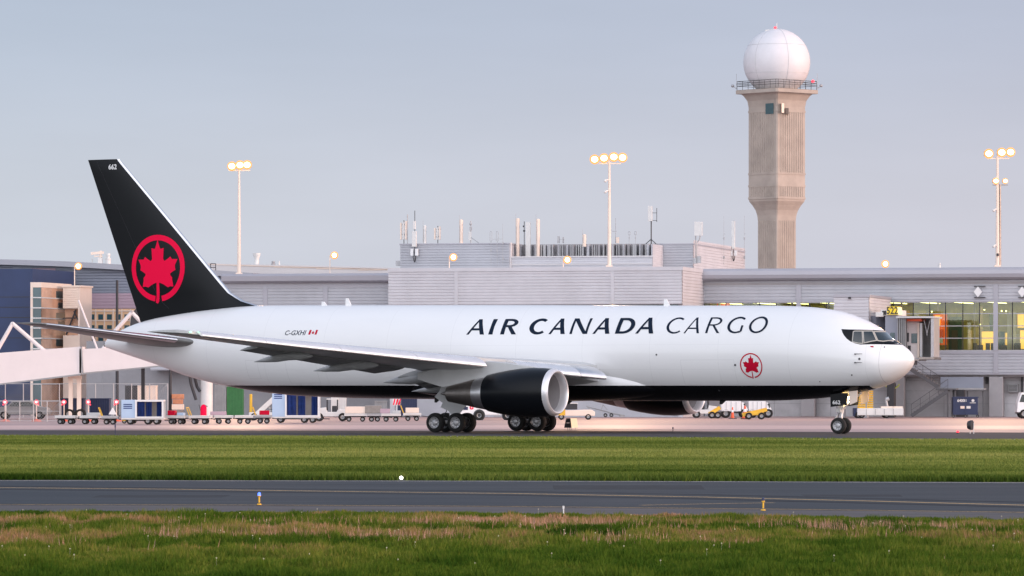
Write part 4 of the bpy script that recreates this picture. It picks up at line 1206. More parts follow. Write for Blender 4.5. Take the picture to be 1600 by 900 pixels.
mb.box(u1, u3 + .1, vP + .18, vP + .28, PH(900, 413.5, vP), PH(900, 413.5, vP) + .08); mb.box(u1 + .0, u1 + .12, vP + .1, vP + .4, zp0, zp1 + .05); mb.build('deck_rail', 'roofw', Pn)
mb = MB(); random.seed(11)
u = u1 + .3; zl1 = PH(900, 382, vP + 2)
while u < u3 - .2:
    w_ = random.choice([.10, .14, .22]); mb.box(u, u + w_, vP + 2 + random.uniform(0, .8), vP + 3, zd + .07, zl1, random.choice([0, 0, 1, 2])); u += w_ + random.choice([.05, .1, .12, .3])
mb.box(u1 + .2, u3 - .1, vP + 3.1, vP + 3.3, zp0, zl1 + .05, 1)
mb.build('plant_louvre', ['galv', 'colgrey', 'siding_pale'], Pn)
MB().box(u0 - .55, u0 - .06, vP + .5, vP + 1.3, PH(623, 415, vP), PH(623, 407, vP)).build('wall_cabinet', 'galv', Pn)

# masts and aerials on the roof. kind: panel cluster, tube, whip
def mast_thing(label, px, base_py, v, name='antenna_mast'):
    u = U(px, v); g = thing(name, label, 'antenna', tuple(Matrix.Translation((TX0, TY0, 0)) @ Matrix.Rotation(-TY, 4, 'Z') @ Vector((u, v, PH(px, base_py, v)))), -TY, 'aerials on the terminal roof')
    return g, ZD(u, v) / F
AER = [
 ('cluster', 630.5, 379, 344, 'cluster of slim panel aerials at the left end of the penthouse roof'),
 ('bigpanel', 647.5, 410, 329, 'tall two-tier panel aerial with boxes below, fixed to the left front of the penthouse'),
 ('tube', 663.5, 379, 353, 'pale slim tube aerial just right of the two-tier panel aerial', 5.5),
 ('cluster', 683.5, 379, 353, 'short cluster of panel aerials between two pale tubes on the penthouse'),
 ('tube', 720.5, 379, 344, 'pinkish thick tube aerial standing alone near the middle of the penthouse front', 6),
 ('bracket', 735.5, 379, 345, 'mast with stacked fittings and a slanting stay, right of the lone pinkish tube'),
 ('loops', 772, 414, 362, 'pair of thin loop aerials fixed to the front of the penthouse'),
 ('whip', 785.5, 412, 350, 'thin dark whip aerial at the right corner of the penthouse front'),
 ('tube', 808.8, 402, 342, 'thick pale tube aerial, left of the pair above the plant deck', 6),
 ('gear', 823.5, 402, 347, 'wide pale panel aerial with dark fittings between two thick tubes'),
 ('tube', 840.5, 400, 343, 'thick pale tube aerial, right of the pair above the plant deck', 6),
 ('low', 875.5, 380, 368, 'low twin box aerial behind the plant deck louvres'),
 ('tube', 913, 380, 367, 'very short cream tube aerial behind the plant deck', 6),
 ('cross', 962, 380, 341, 'thin mast with one crossbar beside the middle floodlight pole'),
 ('loops', 988, 379, 362, 'pair of small loop aerials on the right part of the roof'),
 ('tallpanel', 1017, 381, 322, 'white panel aerial raised on a tripod mast, tallest of the roof aerials'),
 ('panelmast', 1090, 412, 346, 'white square panel aerial on a mast with cables at the penthouse corner'),
 ('bigpanel2', 1146, 408, 344, 'tall white tube aerial with cabinet on the sunlit side wall'),
 ('whip', 1131, 412, 337, 'very thin whip aerial left of the tall white tube on the sunlit side wall'),
 ('whip', 1163, 412, 337, 'very thin whip aerial at the far right end of the penthouse'),
]
for a in AER:
    kind, px, py0, py1, lab = a[:5]
    v = -1.4 if kind in ('bigpanel', 'loops', 'whip') and px < 900 else (vP + 2 if px < 1080 else (vP + 4.4 if px < 1100 else vside(px)))
    if kind == 'loops' and px > 900: v = vP + 4
    g, k = mast_thing(lab, px, py0, v); h = (py0 - py1) * k
    if kind == 'tube':
        r = a[5] * k / 2
        MB().tube((0, 0, -.3), (0, 0, h), r, r, 14).tube((0, 0, h), (0, 0, h + .06), r * .8, r * .5, 14).build('tube', 'cream' if px in (720.5, 808.8, 840.5, 913) else 'offwhite', g)
        MB().tube((-r, 0, h), (-r, 0, h + .45), .015, .015, 5).tube((-r * .6, -r, 0), (-r * .6, -r, h * .8), .025, .025, 5).build('lightning_rod', 'galv', g)
    elif kind == 'cluster':
        for dx in (-.22, .0, .22): MB().box(dx - .07, dx + .07, -.12, .05, .25, h * .92 + dx * .3).build('panel', 'cream' if dx else 'offwhite', g, bevel=.02)
        MB().tube((0, .15, -.4), (0, .15, h), .035).bar((-.3, .1, h * .35), (.3, .1, h * .35), .05).bar((-.3, .1, h * .8), (.3, .1, h * .8), .05).build('mount', 'dark', g)
        if px < 640: MB().tube((.36, 0, -.1), (.36, 0, h * 1.25), .04).build('rod', 'galv', g)
    elif kind in ('bigpanel', 'bigpanel2'):
        w_ = .19 if kind == 'bigpanel' else .14
        MB().box(-w_, w_, -.15, .1, h * .30, h * .60).build('lower_panel', 'offwhite', g, bevel=.02); MB().box(-w_ * .6, w_ * .6, -.12, .08, h * .64, h * .80).build('upper_panel', 'offwhite', g, bevel=.02)
        if kind == 'bigpanel2': MB().box(-w_, w_, -.15, .1, h * .60, h * .98).build('tall_panel', 'offwhite', g)
        MB().tube((0, .15, 0), (0, .15, h if kind == 'bigpanel' else h * .99), .03).bar((-.3, .1, h * .22), (.3, .1, h * .22), .05).build('mast', 'dark', g)
        for dx in (-.2, .22): MB().box(dx - .12, dx + .12, -.15, .08, h * .13, h * .26).build('radio_box', 'whitemark', g)
        MB().path([(-.1, .1, h * .25), (-.12, 0, h * .1), (0, 0, 0)], .03).path([(.1, .1, h * .25), (.12, 0, h * .08), (.05, 0, 0)], .03).build('cable', 'dark', g)
    elif kind == 'bracket':
        MB().tube((0, 0, -.2), (0, 0, h), .04).ball((0, -.05, h * .85), .12, 8, 6).box(-.1, .1, -.12, .05, h * .55, h * .72).bar((-.15, 0, h * .3), (.9, -.5, -.1), .05).build('mast', 'galv', g)
        MB().box(-.17, .05, -.15, 0, h * .1, h * .5).build('panel', 'offwhite', g)
    elif kind == 'loops':
        for dx in (-.28, .28):
            MB().path([(dx, 0, -.1), (dx, 0, h * .72), (dx - .09, 0, h * .72), (dx - .09, 0, h), (dx + .09, 0, h), (dx + .09, 0, h * .72), (dx, 0, h * .72)], .018, 5).box(dx - .06, dx + .06, -.05, .05, h * .4, h * .46).build('loop', 'galv', g)
    elif kind == 'whip':
        MB().tube((0, 0, -.1), (0, 0, h), .022, .01, 6).box(-.07, .07, -.06, .06, h * .1, h * .16).box(-.07, .07, -.06, .06, h * .5, h * .55).build('rod', 'galv', g)
        MB().bar((0, 0, h * .62), (-.9 if px < 800 else .12, 0, h * .62), .04).build('arm', 'galv', g)
    elif kind == 'gear':
        MB().box(-.1, .32, -.1, .1, 0, h).build('panel', 'offwhite', g, bevel=.02); MB().tube((-.25, 0, 0), (-.25, 0, h * 1.02), .03).ball((-.25, -.05, h * .75), .1, 8, 5).ball((-.3, -.05, h * .88), .08, 8, 5).build('mast', 'dark', g)
    elif kind == 'low':
        MB().box(-.25, -.08, -.1, .1, 0, h * .9).box(.18, .3, -.1, .1, .0, h * .8).bar((-.2, 0, h * .5), (.35, 0, h * .5), .05).build('box_aerial', 'galv', g)
    elif kind == 'cross':
        MB().tube((0, 0, 0), (0, 0, h), .03, .02, 6).bar((-.45, 0, h * .48), (.08, 0, h * .48), .05).build('mast', 'galv', g); MB().box(.05, .28, -.1, .1, 0, h * .24).build('box', 'cream', g)
    elif kind == 'tallpanel':
        MB().box(-.25, .12, -.1, .1, h * .60, h).build('panel', 'offwhite', g, bevel=.02)
        MB().tube((0, .15, 0), (0, .15, h * .62), .05).tube((0, .1, .4), (-.45, 0, 0), .035).tube((0, .1, .4), (.45, 0, 0), .035).bar((0, .1, h * .62), (.5, .1, h * .62), .04).bar((0, .1, h * .82), (.5, .1, h * .82), .04).tube((.5, .1, h * .58), (.5, .1, h * .95), .025).build('mast', 'dark', g)
    elif kind == 'panelmast':
        MB().box(-.28, .42, -.1, .1, h * .66, h * .99).build('panel', 'offwhite', g, bevel=.02)
        MB().tube((-.2, .15, 0), (-.2, .15, h), .05).path([(.2, .1, h * .66), (.15, .1, h * .58), (-.05, .05, h * .5), (-.1, 0, 0)], .05).build('mast', 'galv', g)
        MB().box(-.35, -.05, -.2, .1, .0, h * .14).box(.0, .3, -.2, .1, .05, h * .18).build('radio_box', 'galv', g)

# ---- left block between tail and central block
Cb = bld('left_terminal_wing', 'grey ribbed terminal wing with a deep eave, between the tail fin and the pale block', 'building')
vC = -4.0
ua, ub = U(235, vC), U(607, vB) + .05
zt_ = PH(500, 427.5, vC); zf_ = PH(500, 441.5, vC)
mb = MB(); ribs(mb, ua, ub, 4.0, zf_ - .0, vC); mb.box(ua, ub, vC + .01, 12, 4.0, zf_)
mb.build('upper_wall', 'siding', Cb)
mb = MB(); mb.prism([(vC, zf_ - .05), (vC - .5, zf_), (vC - .75, zf_ + .15), (vC - .8, zt_ - .2), (vC - .65, zt_ - .04), (vC - .4, zt_), (12, zt_ + .02), (12, zf_ - .05)], ua - .3 + 7, ub, 'x'); mb.build('eave', 'fascia', Cb)
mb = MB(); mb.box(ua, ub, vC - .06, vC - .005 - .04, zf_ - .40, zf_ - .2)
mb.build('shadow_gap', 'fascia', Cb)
for px in (415, 509): u = U(px, vC); MB().box(u - .2, u + .2, vC - .10, vC - .05, 4.0, zf_ - .42).build('joint_cover', 'fascia', Cb)
mb = MB(); mb.box(U(135, vC + 2), ub, vC + 2, vC + 2.3, 0, 6.6, 0)
mb.build('ground_floor_wall', 'wallmid', Cb)
mb = MB()
for px in np.arange(160, 600, 66): u = U(px, vC + 2); mb.box(u - .015, u + .015, vC + 1.985, vC + 1.998, .02, 6.5)
for z in (2.6, 5.2): mb.box(U(135, vC + 2), ub, vC + 1.988, vC + 1.996, z, z + .03)
mb.build('panel_joint', 'wdark', Cb)

# ---- curved-roof hall at far left
D_ = bld('curved_roof_hall', 'large hall with a shallow curved grey roof edge and blue-grey ribbed wall, behind the tail', 'building')
vD = 20.0
pts_top = [(-420, 399.5), (-60, 403.5), (0, 405.3), (50, 406.6), (100, 408.3), (150, 411), (192, 413.6), (240, 416.5), (300, 420), (350, 423.2), (400, 427)]
tp = [(U(px, vD), PH(px, py, vD)) for px, py in pts_top]; bt = [(u, z - .50) for u, z in tp]
MB().prism(tp + bt[::-1], vD - .9, vD + 30, 'y').build('roof', 'fascia', D_)
zlow = PH(150, 458.5, vD); zl2 = PH(150, 482.5, vD)
mb = MB(); n = 60; u0, u1 = tp[0][0], tp[-1][0]
hh = 9.0; z = zlow
while z < tp[0][1] - .5:
    if z + .27 > bt[0][1]: break
    lim = u1
    for (ua_, za_), (ub_, zb2) in zip(bt, bt[1:]):
        if za_ >= z + .27 > zb2: lim = ua_ + (ub_ - ua_) * (za_ - z - .27) / (za_ - zb2)
    mb.add([(u0, vD, z), (lim, vD, z), (lim, vD - .05, z + .07), (u0, vD - .05, z + .07), (u0, vD - .05, z + .25), (lim, vD - .05, z + .25), (lim, vD, z + .27), (u0, vD, z + .27)], [(0, 1, 2, 3), (3, 2, 5, 4), (4, 5, 6, 7)])
    z += .27
mb.box(u0, u1, vD + .01, vD + 29, zl2, tp[-1][1] - .6)
mb.prism([(u, z_ - .01) for u, z_ in bt] + [(u1, tp[-1][1] - 1), (u0, tp[-1][1] - 1)], vD + .012, vD + 1)
mb.build('upper_wall', 'siding_blue', D_)
mb = MB(); ribs(mb, u0, u1, zl2, zlow, vD); mb.build('lilac_band', 'siding_lilac', D_)
mb = MB(); ribs(mb, U(49, vD - .08), U(87, vD - .08), PH(70, 442, vD), PH(70, 419, vD), vD - .08); mb.build('lilac_patch', 'siding_lilac', D_)
# tan storey, sunset reflection put into its colour, with two rows of small windows
mb = MB(); mb.box(u0, u1, vD + .03, vD + 1, 0, zl2 - .01); mb.build('tan_wall', 'tan', D_)
ws2 = MB()
for r_, (pa, pb) in enumerate(((491, 499.5), (508, 514), (524, 533))):
    for px in np.arange(140, 236, 13.6):
        MB().box(U(px, vD), U(px + 7.5, vD), vD - .02, vD + .028, PH(px, pb, vD), PH(px, pa, vD)).build('small_window', 'teal', D_)
mb = MB()
for px in np.arange(136, 240, 13.6): mb.box(U(px, vD) - .05, U(px, vD) + .05, vD - .03, vD + .029, 0, zl2 - .02)
for py in (486, 501, 519): mb.box(u0, u1, vD - .05, vD + .029, PH(150, py, vD) - .05, PH(150, py, vD) + .05)
mb.build('tan_wall_trim', 'cream', D_)

# pale low-pitched roof further back
E_ = bld('distant_hangar', 'distant building whose pale low-pitched roof shows between the tail fin and the penthouse', 'building')
vE = 60.0
tp = [(U(300, vE), PH(300, 409.5, vE)), (U(345, vE), PH(345, 411.8, vE)), (U(480, vE), PH(480, 414.8, vE)), (U(625, vE), PH(625, 418.8, vE))]
MB().prism(tp + [(u, z - 1.2) for u, z in tp[::-1]], vE, vE + 40, 'y').build('roof', 'roofw', E_)
MB().box(tp[0][0], tp[-1][0], vE + .3, vE + 39, 0, tp[-1][1] - 1.3).build('wall', 'siding_pale', E_)
mb = MB()
for i in range(5):
    t0 = i / 5; a = Vector((tp[0][0] + (tp[-1][0] - tp[0][0]) * t0, vE - .03, tp[0][1] - .2 - .9 * t0)); mb.bar(a, (tp[-1][0], vE - .03, tp[-1][1] - .15), .03, .06)
mb.build('roof_seam', 'cream', E_)

# ---- dark blue wall and glazed stair tower
Fb = bld('blue_building', 'dark blue flat-fronted building at the left edge of the picture', 'building')
vF = 6.0; ua, ub = U(-420, vF), U(51, vF); zt_ = PH(30, 420, vF)
MB().box(ua, ub, vF, vF + 12, 0, zt_).build('wall', 'bluewall', Fb)
mb = MB()
for py in (464, 480, 496, 528, 560, 590, 620): z = PH(30, py, vF); mb.box(ua, ub, vF - .012, vF - .003, z - .03, z + .03)
mb.build('panel_joint', 'dark', Fb)
Gs = bld('stair_tower', 'glazed stair tower with a pale ribbed shaft, beside the dark blue building', 'building')
vG = -1.0
ua, ub = U(47.5, vG), U(64, vG); zt_ = PH(60, 441, vG); ztg = PH(60, 449, vG)
dv = 8.6
mb = MB(); mb.box(ua, ub, vG, vG + dv, ztg, zt_); mb.box(ua, ua + .22, vG, vG + .3, 0, ztg); mb.build('cornice', 'cream', Gs)
mb = MB(); mb.box(ua + .23, ub - .02, vG + .05, vG + .15, 0, ztg - .01); mb.box(ua + .1, ub - .3, vG + .4, vG + dv, 0, ztg - .02); mb.build('front_glazing', 'teal', Gs)
MB().box(ub - .12, ub, vG + .16, vG + dv, 0, ztg - .01).build('side_glazing', 'sunsetglass', Gs)
mb = MB()
for py in (465, 481, 497, 512.5, 528.5, 545, 565, 600):
    z = PH(60, py, vG); mb.box(ua, ub + .05, vG - .03, vG + .04, z - .05, z + .05); mb.box(ub + .005, ub + .06, vG + .05, vG + dv, z - .05, z + .05)
mb.build('glazing_bar', 'offwhite', Gs)
random.seed(3); mb = MB()
for i, py in enumerate((460, 478, 494, 508, 535)):
    mb.box(ub + .001, ub + .004, vG + 4.2 + .6 * (i % 2), vG + 7.6, PH(80, py + 6, vG + 5), PH(80, py - 5, vG + 5))
mb.build('tinted_pane', 'teal', Gs)
vS = vG + dv - 4
ua, ub = U(98.5, vS), U(122, vS); zt_ = PH(110, 446, vS)
mb = MB(); ribs(mb, ua, ub, PH(110, 482, vS), zt_ - .15, vS, pitch=.2, dep=.03); mb.box(ua, ub + .0, vS + .01, vS + 3.5, PH(110, 482, vS), zt_ - .15)
mb.box(ub + .002, ub + .15, vS - .0, vS + 3.5, 0, zt_ - .15)
mb.box(ua, ub, vS + .02, vS + 3.5, 0, PH(110, 524, vS)); mb.build('shaft', 'cream', Gs)
MB().box(ua - .1, ub + .25, vS - .1, vS + 3.6, zt_ - .15, zt_).build('shaft_cap', 'cream', Gs)
mb = MB(); mb.box(ua, ub - .02, vS + .6, vS + .7, PH(110, 523.5, vS), PH(110, 482.5, vS)); mb.build('shaft_glazing', 'sunsetglass', Gs)
mb = MB()
for py in (497, 510): z = PH(110, py, vS); mb.box(ua, ub, vS - .02, vS + .06, z - .05, z + .05)
mb.bar((ua + .2, vS + .3, PH(110, 523, vS)), (ub - .3, vS + .3, PH(110, 484, vS)), .12); mb.bar((ub - .1, vS + .3, PH(110, 500, vS)), (ub - .5, vS + .3, PH(110, 486, vS)), .1); mb.build('shaft_bar', 'postdark', Gs)

# ------------------------------------------------------------------ control tower with radome
ZT = 520.0; kx = ZT / F
TW = thing('radar_tower', 'tall ribbed concrete tower with a white radome and railed platform, rising behind the terminal', 'tower', ((1213.8 - 800) * kx, ZT, 0), R(-3))
def tz_(py): return H + (600 - py) * kx
def sq(r, z, ch=.03):      # square seen on edge, corners chamfered
    o_ = []
    for i in range(4):
        a = R(-90 + 90 * i); d = Vector((math.cos(a), math.sin(a), 0)); n_ = Vector((-d.y, d.x, 0))
        o_ += [d * r * (1 - ch) - n_ * r * ch + Vector((0, 0, z)), d * r * (1 - ch) + n_ * r * ch + Vector((0, 0, z))]
    return o_
def wpx(w): return w * kx / 2
prof = [(660, 59), (345, 59), (337, 61), (329, 66), (321, 76), (315, 86), (310, 88), (168, 88), (158, 92), (150, 104), (145, 118), (141, 127)]
mb = MB(); mb.loft([sq(wpx(w) / .97, tz_(py)) for py, w in prof], sm=False)
# vertical ribs cast into the faces
for (pa, pb, w) in ((345, 470, 59), (176, 272, 88), (292, 308, 88)):
    r_ = wpx(w) / .97
    for i in range(4):
        a = R(-90 + 90 * i); b = R(0 + 90 * i)
        p = Vector((math.cos(a), math.sin(a), 0)) * r_; q = Vector((math.cos(b), math.sin(b), 0)) * r_; nn = (p + q).normalized()
        m_ = 9 if w == 59 else 13
        for j in range(m_):
            f_ = .12 + .76 * j / (m_ - 1); c_ = p.lerp(q, f_)
            mb.bar(Vector((c_.x, c_.y, tz_(pb))) + nn * .02, Vector((c_.x, c_.y, tz_(pa))) + nn * .02, .10, .07, up=nn)
for pa, w in ((272, 88), (291, 88), (175, 88), (310, 88)):
    r_ = wpx(w) / .97 + .06
    mb.loft([sq(r_, tz_(pa) - .12), sq(r_, tz_(pa) + .12)], sm=False)
mb.build('concrete_shaft', 'concrete', TW)
mb = MB(); mb.loft([sq(wpx(128) / .97, tz_(141.5)), sq(wpx(128) / .97, tz_(147))], sm=False)
mb.build('platform', 'concrete', TW)
mb = MB(); r_ = wpx(124) / .97
for zz in (tz_(127.5), tz_(131), tz_(134.5)):
    c_ = sq(r_, zz)
    for a, b in zip(c_, c_[1:] + c_[:1]): mb.bar(a, b, .05)
cc = sq(r_, tz_(141.5))
for a, b in zip(cc, cc[1:] + cc[:1]):
    n_ = max(1, int((b - a).length / .8))
    for i in range(n_):
        p = a.lerp(b, i / n_); mb.bar(p, p + Vector((0, 0, tz_(127.5) - tz_(141.5))), .045)
mb.build('railing', 'postdark', TW)
# radome with panel joints
rc = tz_(97.5); rr = 52.3 * kx
mb = MB(); pr = []
for i in range(25):
    a = -R(58) + (R(90) + R(58)) * i / 24; pr.append((rc + rr * math.sin(a), max(.001, rr * math.cos(a))))
mb.lathe(pr, (0, 0, 0), (0, 0, 1), 48)
RD = mb.build('radome', 'radome', TW)
mb = MB()
def gcirc(f0, n=48, rad=rr + .012, full=True):
    pts = [f0(2 * math.pi * i / n) for i in range(n + 1)]
    for a, b in zip(pts, pts[1:]):
        if a.z > tz_(141) and b.z > tz_(141): mb.bar(a, b, .028, .03)
for a0 in (20, 80, 140):
    gcirc(lambda t: Vector((rr * 1.002 * math.cos(t) * math.cos(R(a0 - 90)), rr * 1.002 * math.cos(t) * math.sin(R(a0 - 90)), rc + rr * 1.002 * math.sin(t))))
for la in (30, -20):
    gcirc(lambda t: Vector((rr * 1.002 * math.cos(R(la)) * math.cos(t), rr * 1.002 * math.cos(R(la)) * math.sin(t), rc + rr * 1.002 * math.sin(R(la)))))
mb.build('panel_seam', 'wgrey', RD)
mb = MB(); mb.tube((.0, 0, rc + rr - .05), (0, 0, tz_(36)), .03).tube((-.1, 0, rc + rr - .1), (-.1, 0, tz_(43)), .08).bar((-.6, -.3, rc + rr - .15), (-1.3, -.5, rc + rr * .93), .2).build('beacon_mast', 'offwhite', TW)
MB().ball((-.18, -.1, tz_(43.5)), .16, 8, 6).build('beacon_lamp', 'redlamp', TW)
MB().ball((wpx(112), -.8, tz_(128)), .17, 8, 6).build('obstruction_lamp', 'redlamp', TW)
for sx in (-1, 1):
    MB().tube((sx * wpx(124), 0, tz_(139)), (sx * wpx(136), 0, tz_(135)), .04).ball((sx * wpx(138), 0, tz_(134)), .18, 8, 6).build('bracket_lamp', 'galv', TW)
    MB().tube((sx * wpx(126), 0, tz_(140)), (sx * wpx(126), 0, tz_(115)), .02).build('thin_rod', 'galv', TW)
# window and dish on the two faces
f1 = (Vector((-1, -1, 0))).normalized(); r_ = wpx(88) / .97 / math.sqrt(2)
def onface(d, px0, px1, pa, pb, o0, o1, nm, mt):
    n_ = Vector((d[0], d[1], 0)).normalized(); side_ = Vector((-n_.y, n_.x, 0))
    sgn = 1 if d[0] > 0 else -1
    def at(px, off):      # point on face whose picture x is px
        x = (px - 1213.8) * kx; base = n_ * (r_ + off); k_ = (x - base.x) / side_.x; return base + side_ * k_
    vs = []
    for off in (o0, o1):
        for px, py in ((px0, pb), (px1, pb), (px1, pa), (px0, pa)):
            p = at(px, off); vs.append((p.x, p.y, tz_(py)))
    MB().add(vs, [(0, 1, 2, 3), (4, 5, 6, 7), (0, 1, 5, 4), (1, 2, 6, 5), (2, 3, 7, 6), (3, 0, 4, 7)]).build(nm, mt, TW)
onface((-1, -1), 1196, 1208.5, 163.5, 180, -.05, .09, 'tower_window', 'teal')
onface((1, -1), 1221, 1225, 164, 179, .05, .5, 'equipment_box', 'cream')
onface((1, -1), 1227, 1232, 171, 180, .05, .35, 'wall_opening', 'dark')

# ------------------------------------------------------------------ floodlight poles and roof lamps
def roofpt(px, py, v):
    u = U(px, v); return tuple(Matrix.Translation((TX0, TY0, 0)) @ Matrix.Rotation(-TY, 4, 'Z') @ Vector((u, v, PH(px, py, v))))
def lamp_head(g, x, z, s=1.0, name='floodlight'):
    b = MB().box(x - .38 * s, x + .38 * s, -.12, .30, z - .20 * s, z + .22 * s).build(name, 'dark', g, bevel=.03)
    MB().lathe([(0, .42 * s), (.14, .36 * s), (.15, .001)], (x, -.12, z), (0, -1, 0), 20).build('reflector', 'lamphalo', b)  # glowing rim carries the lamp's orange halo
    MB().ball((x, -.26, z), .24 * s, 14, 10, sc=(1.15, .5, 1)).build('lamp_glass', 'lampcore', b)
POLES = []
def pole(px, py0, py1, v, lab, heads, extra=()):
    g = thing('floodlight_pole', lab, 'floodlight', roofpt(px, py0, v), 0, 'apron floodlight poles'); k = ZD(U(px, v), v) / F; h = (py0 - py1) * k
    mb = MB(); mb.tube((0, 0, 0), (0, 0, h), .17, .09, 14); mb.box(-.28, .28, -.28, .28, 0, .14); mb.bar((-.9, 0, h - .25), (1.0, 0, h - .25), .09); mb.build('pole', 'cream', g)
    for dx, dz in heads: lamp_head(g, dx, h + dz)
    for py in extra:
        MB().tube((-.12, -.1, (py0 - py) * k), (-.32, -.3, (py0 - py) * k - .05), .07).ball((-.36, -.34, (py0 - py) * k - .12), .13, 8, 6).build('camera_dome', 'offwhite', g)
    POLES.append((g.location.x, g.location.y, g.location.z + h)); return g, k
pole(373.5, 428.5, 262, vC + 3, 'tall floodlight pole with twin glowing heads, right of the tail fin', [(-.62, .12), (.1, .22), (.72, .24)])
pole(952, 417, 251, vB + 2, 'tall floodlight pole with four glowing heads above the penthouse', [(-1.25, .10), (-.45, .20), (.38, .30), (1.12, .25)], (281, 298))
g, k = pole(1558.5, 417, 243, 1.0, 'floodlight pole at the right edge with two tiers of glowing heads', [(-.75, .15), (.35, .25), (1.1, .28)], (327, 383))
MB().tube((.22, .1, 0), (.22, .1, (417 - 288) * k), .12, .09, 12).bar((-.4, .1, (417 - 289) * k), (.9, .1, (417 - 289) * k), .08).build('second_pole', 'titan', g)
lamp_head(g, -.15, (417 - 283) * k, .7); lamp_head(g, .65, (417 - 283) * k, .6)
MB().box(-.1, .1, -.3, -.1, (417 - 400) * k, (417 - 396) * k).build('junction_box', 'dark', g)
for px, pyb, pyl, v, lab, dx in ((702, 418, 402, -8.5, 'small glowing lamp on a short post in front of the penthouse, left of two', .35), (880, 417, 406, -8.5, 'small glowing lamp on a short post in front of the plant deck', .35),
                          (1383, 419, 412.5, 4, 'small glowing lamp peeping over the pier roof right of the tower', 0), (515.5, 425, 399, 1, 'glowing lamp on a slender post left of the penthouse', .4), (116.5, 446, 416, 5.5, 'glowing lamp on a post above the glazed stair tower', .35),
                          ):
    g = thing('roof_lamp', lab, 'lamp', roofpt(px, pyb, v), 0, 'small lamps on the roofs'); k = ZD(U(px, v), v) / F; h = (pyb - pyl) * k
    MB().tube((0, 0, -.2), (0, 0, h), .045).tube((0, 0, h), (dx, -.1, h + .05), .035).build('post', 'cream', g)
    MB().ball((dx, -.1, h), .34, 16, 12, sc=(1, .5, 1)).build('lamp_halo_globe', 'lamphalo', g)  # halo round the lamp, shaped as a flattened glowing ball
    MB().ball((dx, -.28, h), .20, 14, 10, sc=(1, .5, 1)).build('lamp_core', 'lampcore', g)
# distant roof equipment left of the fin and between fin and pole
for i, (px, py0, w, h_, lab) in enumerate(((157, 409, 7, 17, 'thin twin-armed radar aerial on the hall roof left of the tail fin'), (169, 410, 9, 14, 'stacked pale roof vent beside the tail fin'), (144, 409, 3, 5, 'tiny roof vent left of the radar aerial'), (333, 424, 8, 12, 'small open steel frame on the roof just right of the fin'),
                                        (401, 413.5, 12, 18, 'flared pale roof vent on the distant hangar'), (427, 415, 7, 7, 'low dark roof box on the distant hangar'), (436, 415, 3, 7, 'thin vent pipe on the distant hangar'), (1468, 417, 5, 6, 'small white roof cap on the pier roof'))):
    v = 24 if px < 350 else (62 if px < 500 else 3)
    g = thing('roof_vent', lab, 'roof equipment', roofpt(px, py0, v), 0); k = ZD(U(px, v), v) / F; w2 = w * k / 2; hh = h_ * k
    if i == 0:
        MB().tube((0, 0, -1), (0, 0, hh), .12).bar((-.9, 0, hh * .75), (.3, 0, hh * .85), .25).bar((-.6, 0, hh * .5), (.2, 0, hh * .5), .12).build('mast', 'cream', g)
        MB().box(-w2, w2, -.3, .3, -.8, hh * .35).build('base', 'offwhite', g)
    elif i == 3:
        mb = MB()
        for x in (-w2, w2): mb.bar((x, 0, -1.5), (x, 0, hh), .07)
        mb.bar((-w2, 0, hh), (w2, 0, hh), .07); mb.bar((-w2, 0, hh * .5), (w2, 0, hh * .5), .07); mb.build('frame', 'postdark', g)
    elif i == 4:
        MB().lathe([(-1.2, w2 * .7), (hh * .35, w2 * .62), (hh * .5, w2 * .55), (hh * .8, w2 * .95), (hh, w2 * 1.0), (hh * .95, w2 * .8)], (0, 0, 0), (0, 0, 1), 20).build('cowl', 'offwhite', g)
    else:
        MB().lathe([(-1.0, w2 * .9), (hh * .3, w2 * .9), (hh * .32, w2), (hh * .45, w2), (hh * .5, w2 * .6), (hh * .7, w2 * .6), (hh * .75, w2 * .85), (hh, w2 * .7), (hh, .001)], (0, 0, 0), (0, 0, 1), 16).build('cowl', 'offwhite' if i != 5 else 'colgrey', g)
for i, (x, y, z) in enumerate(POLES):
    l = bpy.data.lights.new('flood', 'SPOT'); l.energy = 26000; l.color = (1, .60, .36); l.shadow_soft_size = .6; l.spot_size = R(110); l.spot_blend = .8
    o = bpy.data.objects.new('flood_light', l); COL.objects.link(o); o.location = (x, y - .8, z)
    o.rotation_euler = (Vector((x, y, z)) - Vector((x * .92, 315, 0))).to_track_quat('Z', 'Y').to_euler()
# ------------------------------------------------------------------ ground equipment
WHL = MB().lathe([(-.10, .15), (-.12, .24), (-.06, .30), (.06, .30), (.12, .24), (.10, .15)], (0, 0, 0), (0, 1, 0), 16, 0).lathe([(-.10, .16), (-.05, .10), (-.05, .001)], (0, 0, 0), (0, 1, 0), 16, 1).lathe([(.10, .16), (.05, .10), (.05, .001)], (0, 0, 0), (0, 1, 0), 16, 1).build('wheel', ['tyre', 'wdark'])
WHM = WHL.data; bpy.data.objects.remove(WHL)
def wheel(g, x, y, r):
    o = bpy.data.objects.new('wheel', WHM); COL.objects.link(o); o.parent = g; o.location = (x, y, r); o.scale = (r / .30,) * 3; return o
def at(px, base_py, name, label, cat, rz=0, group=None):
    p = G(px, base_py); g = thing(name, label, cat, (p.x, p.y, .012), R(rz), group); return g, p.y / F
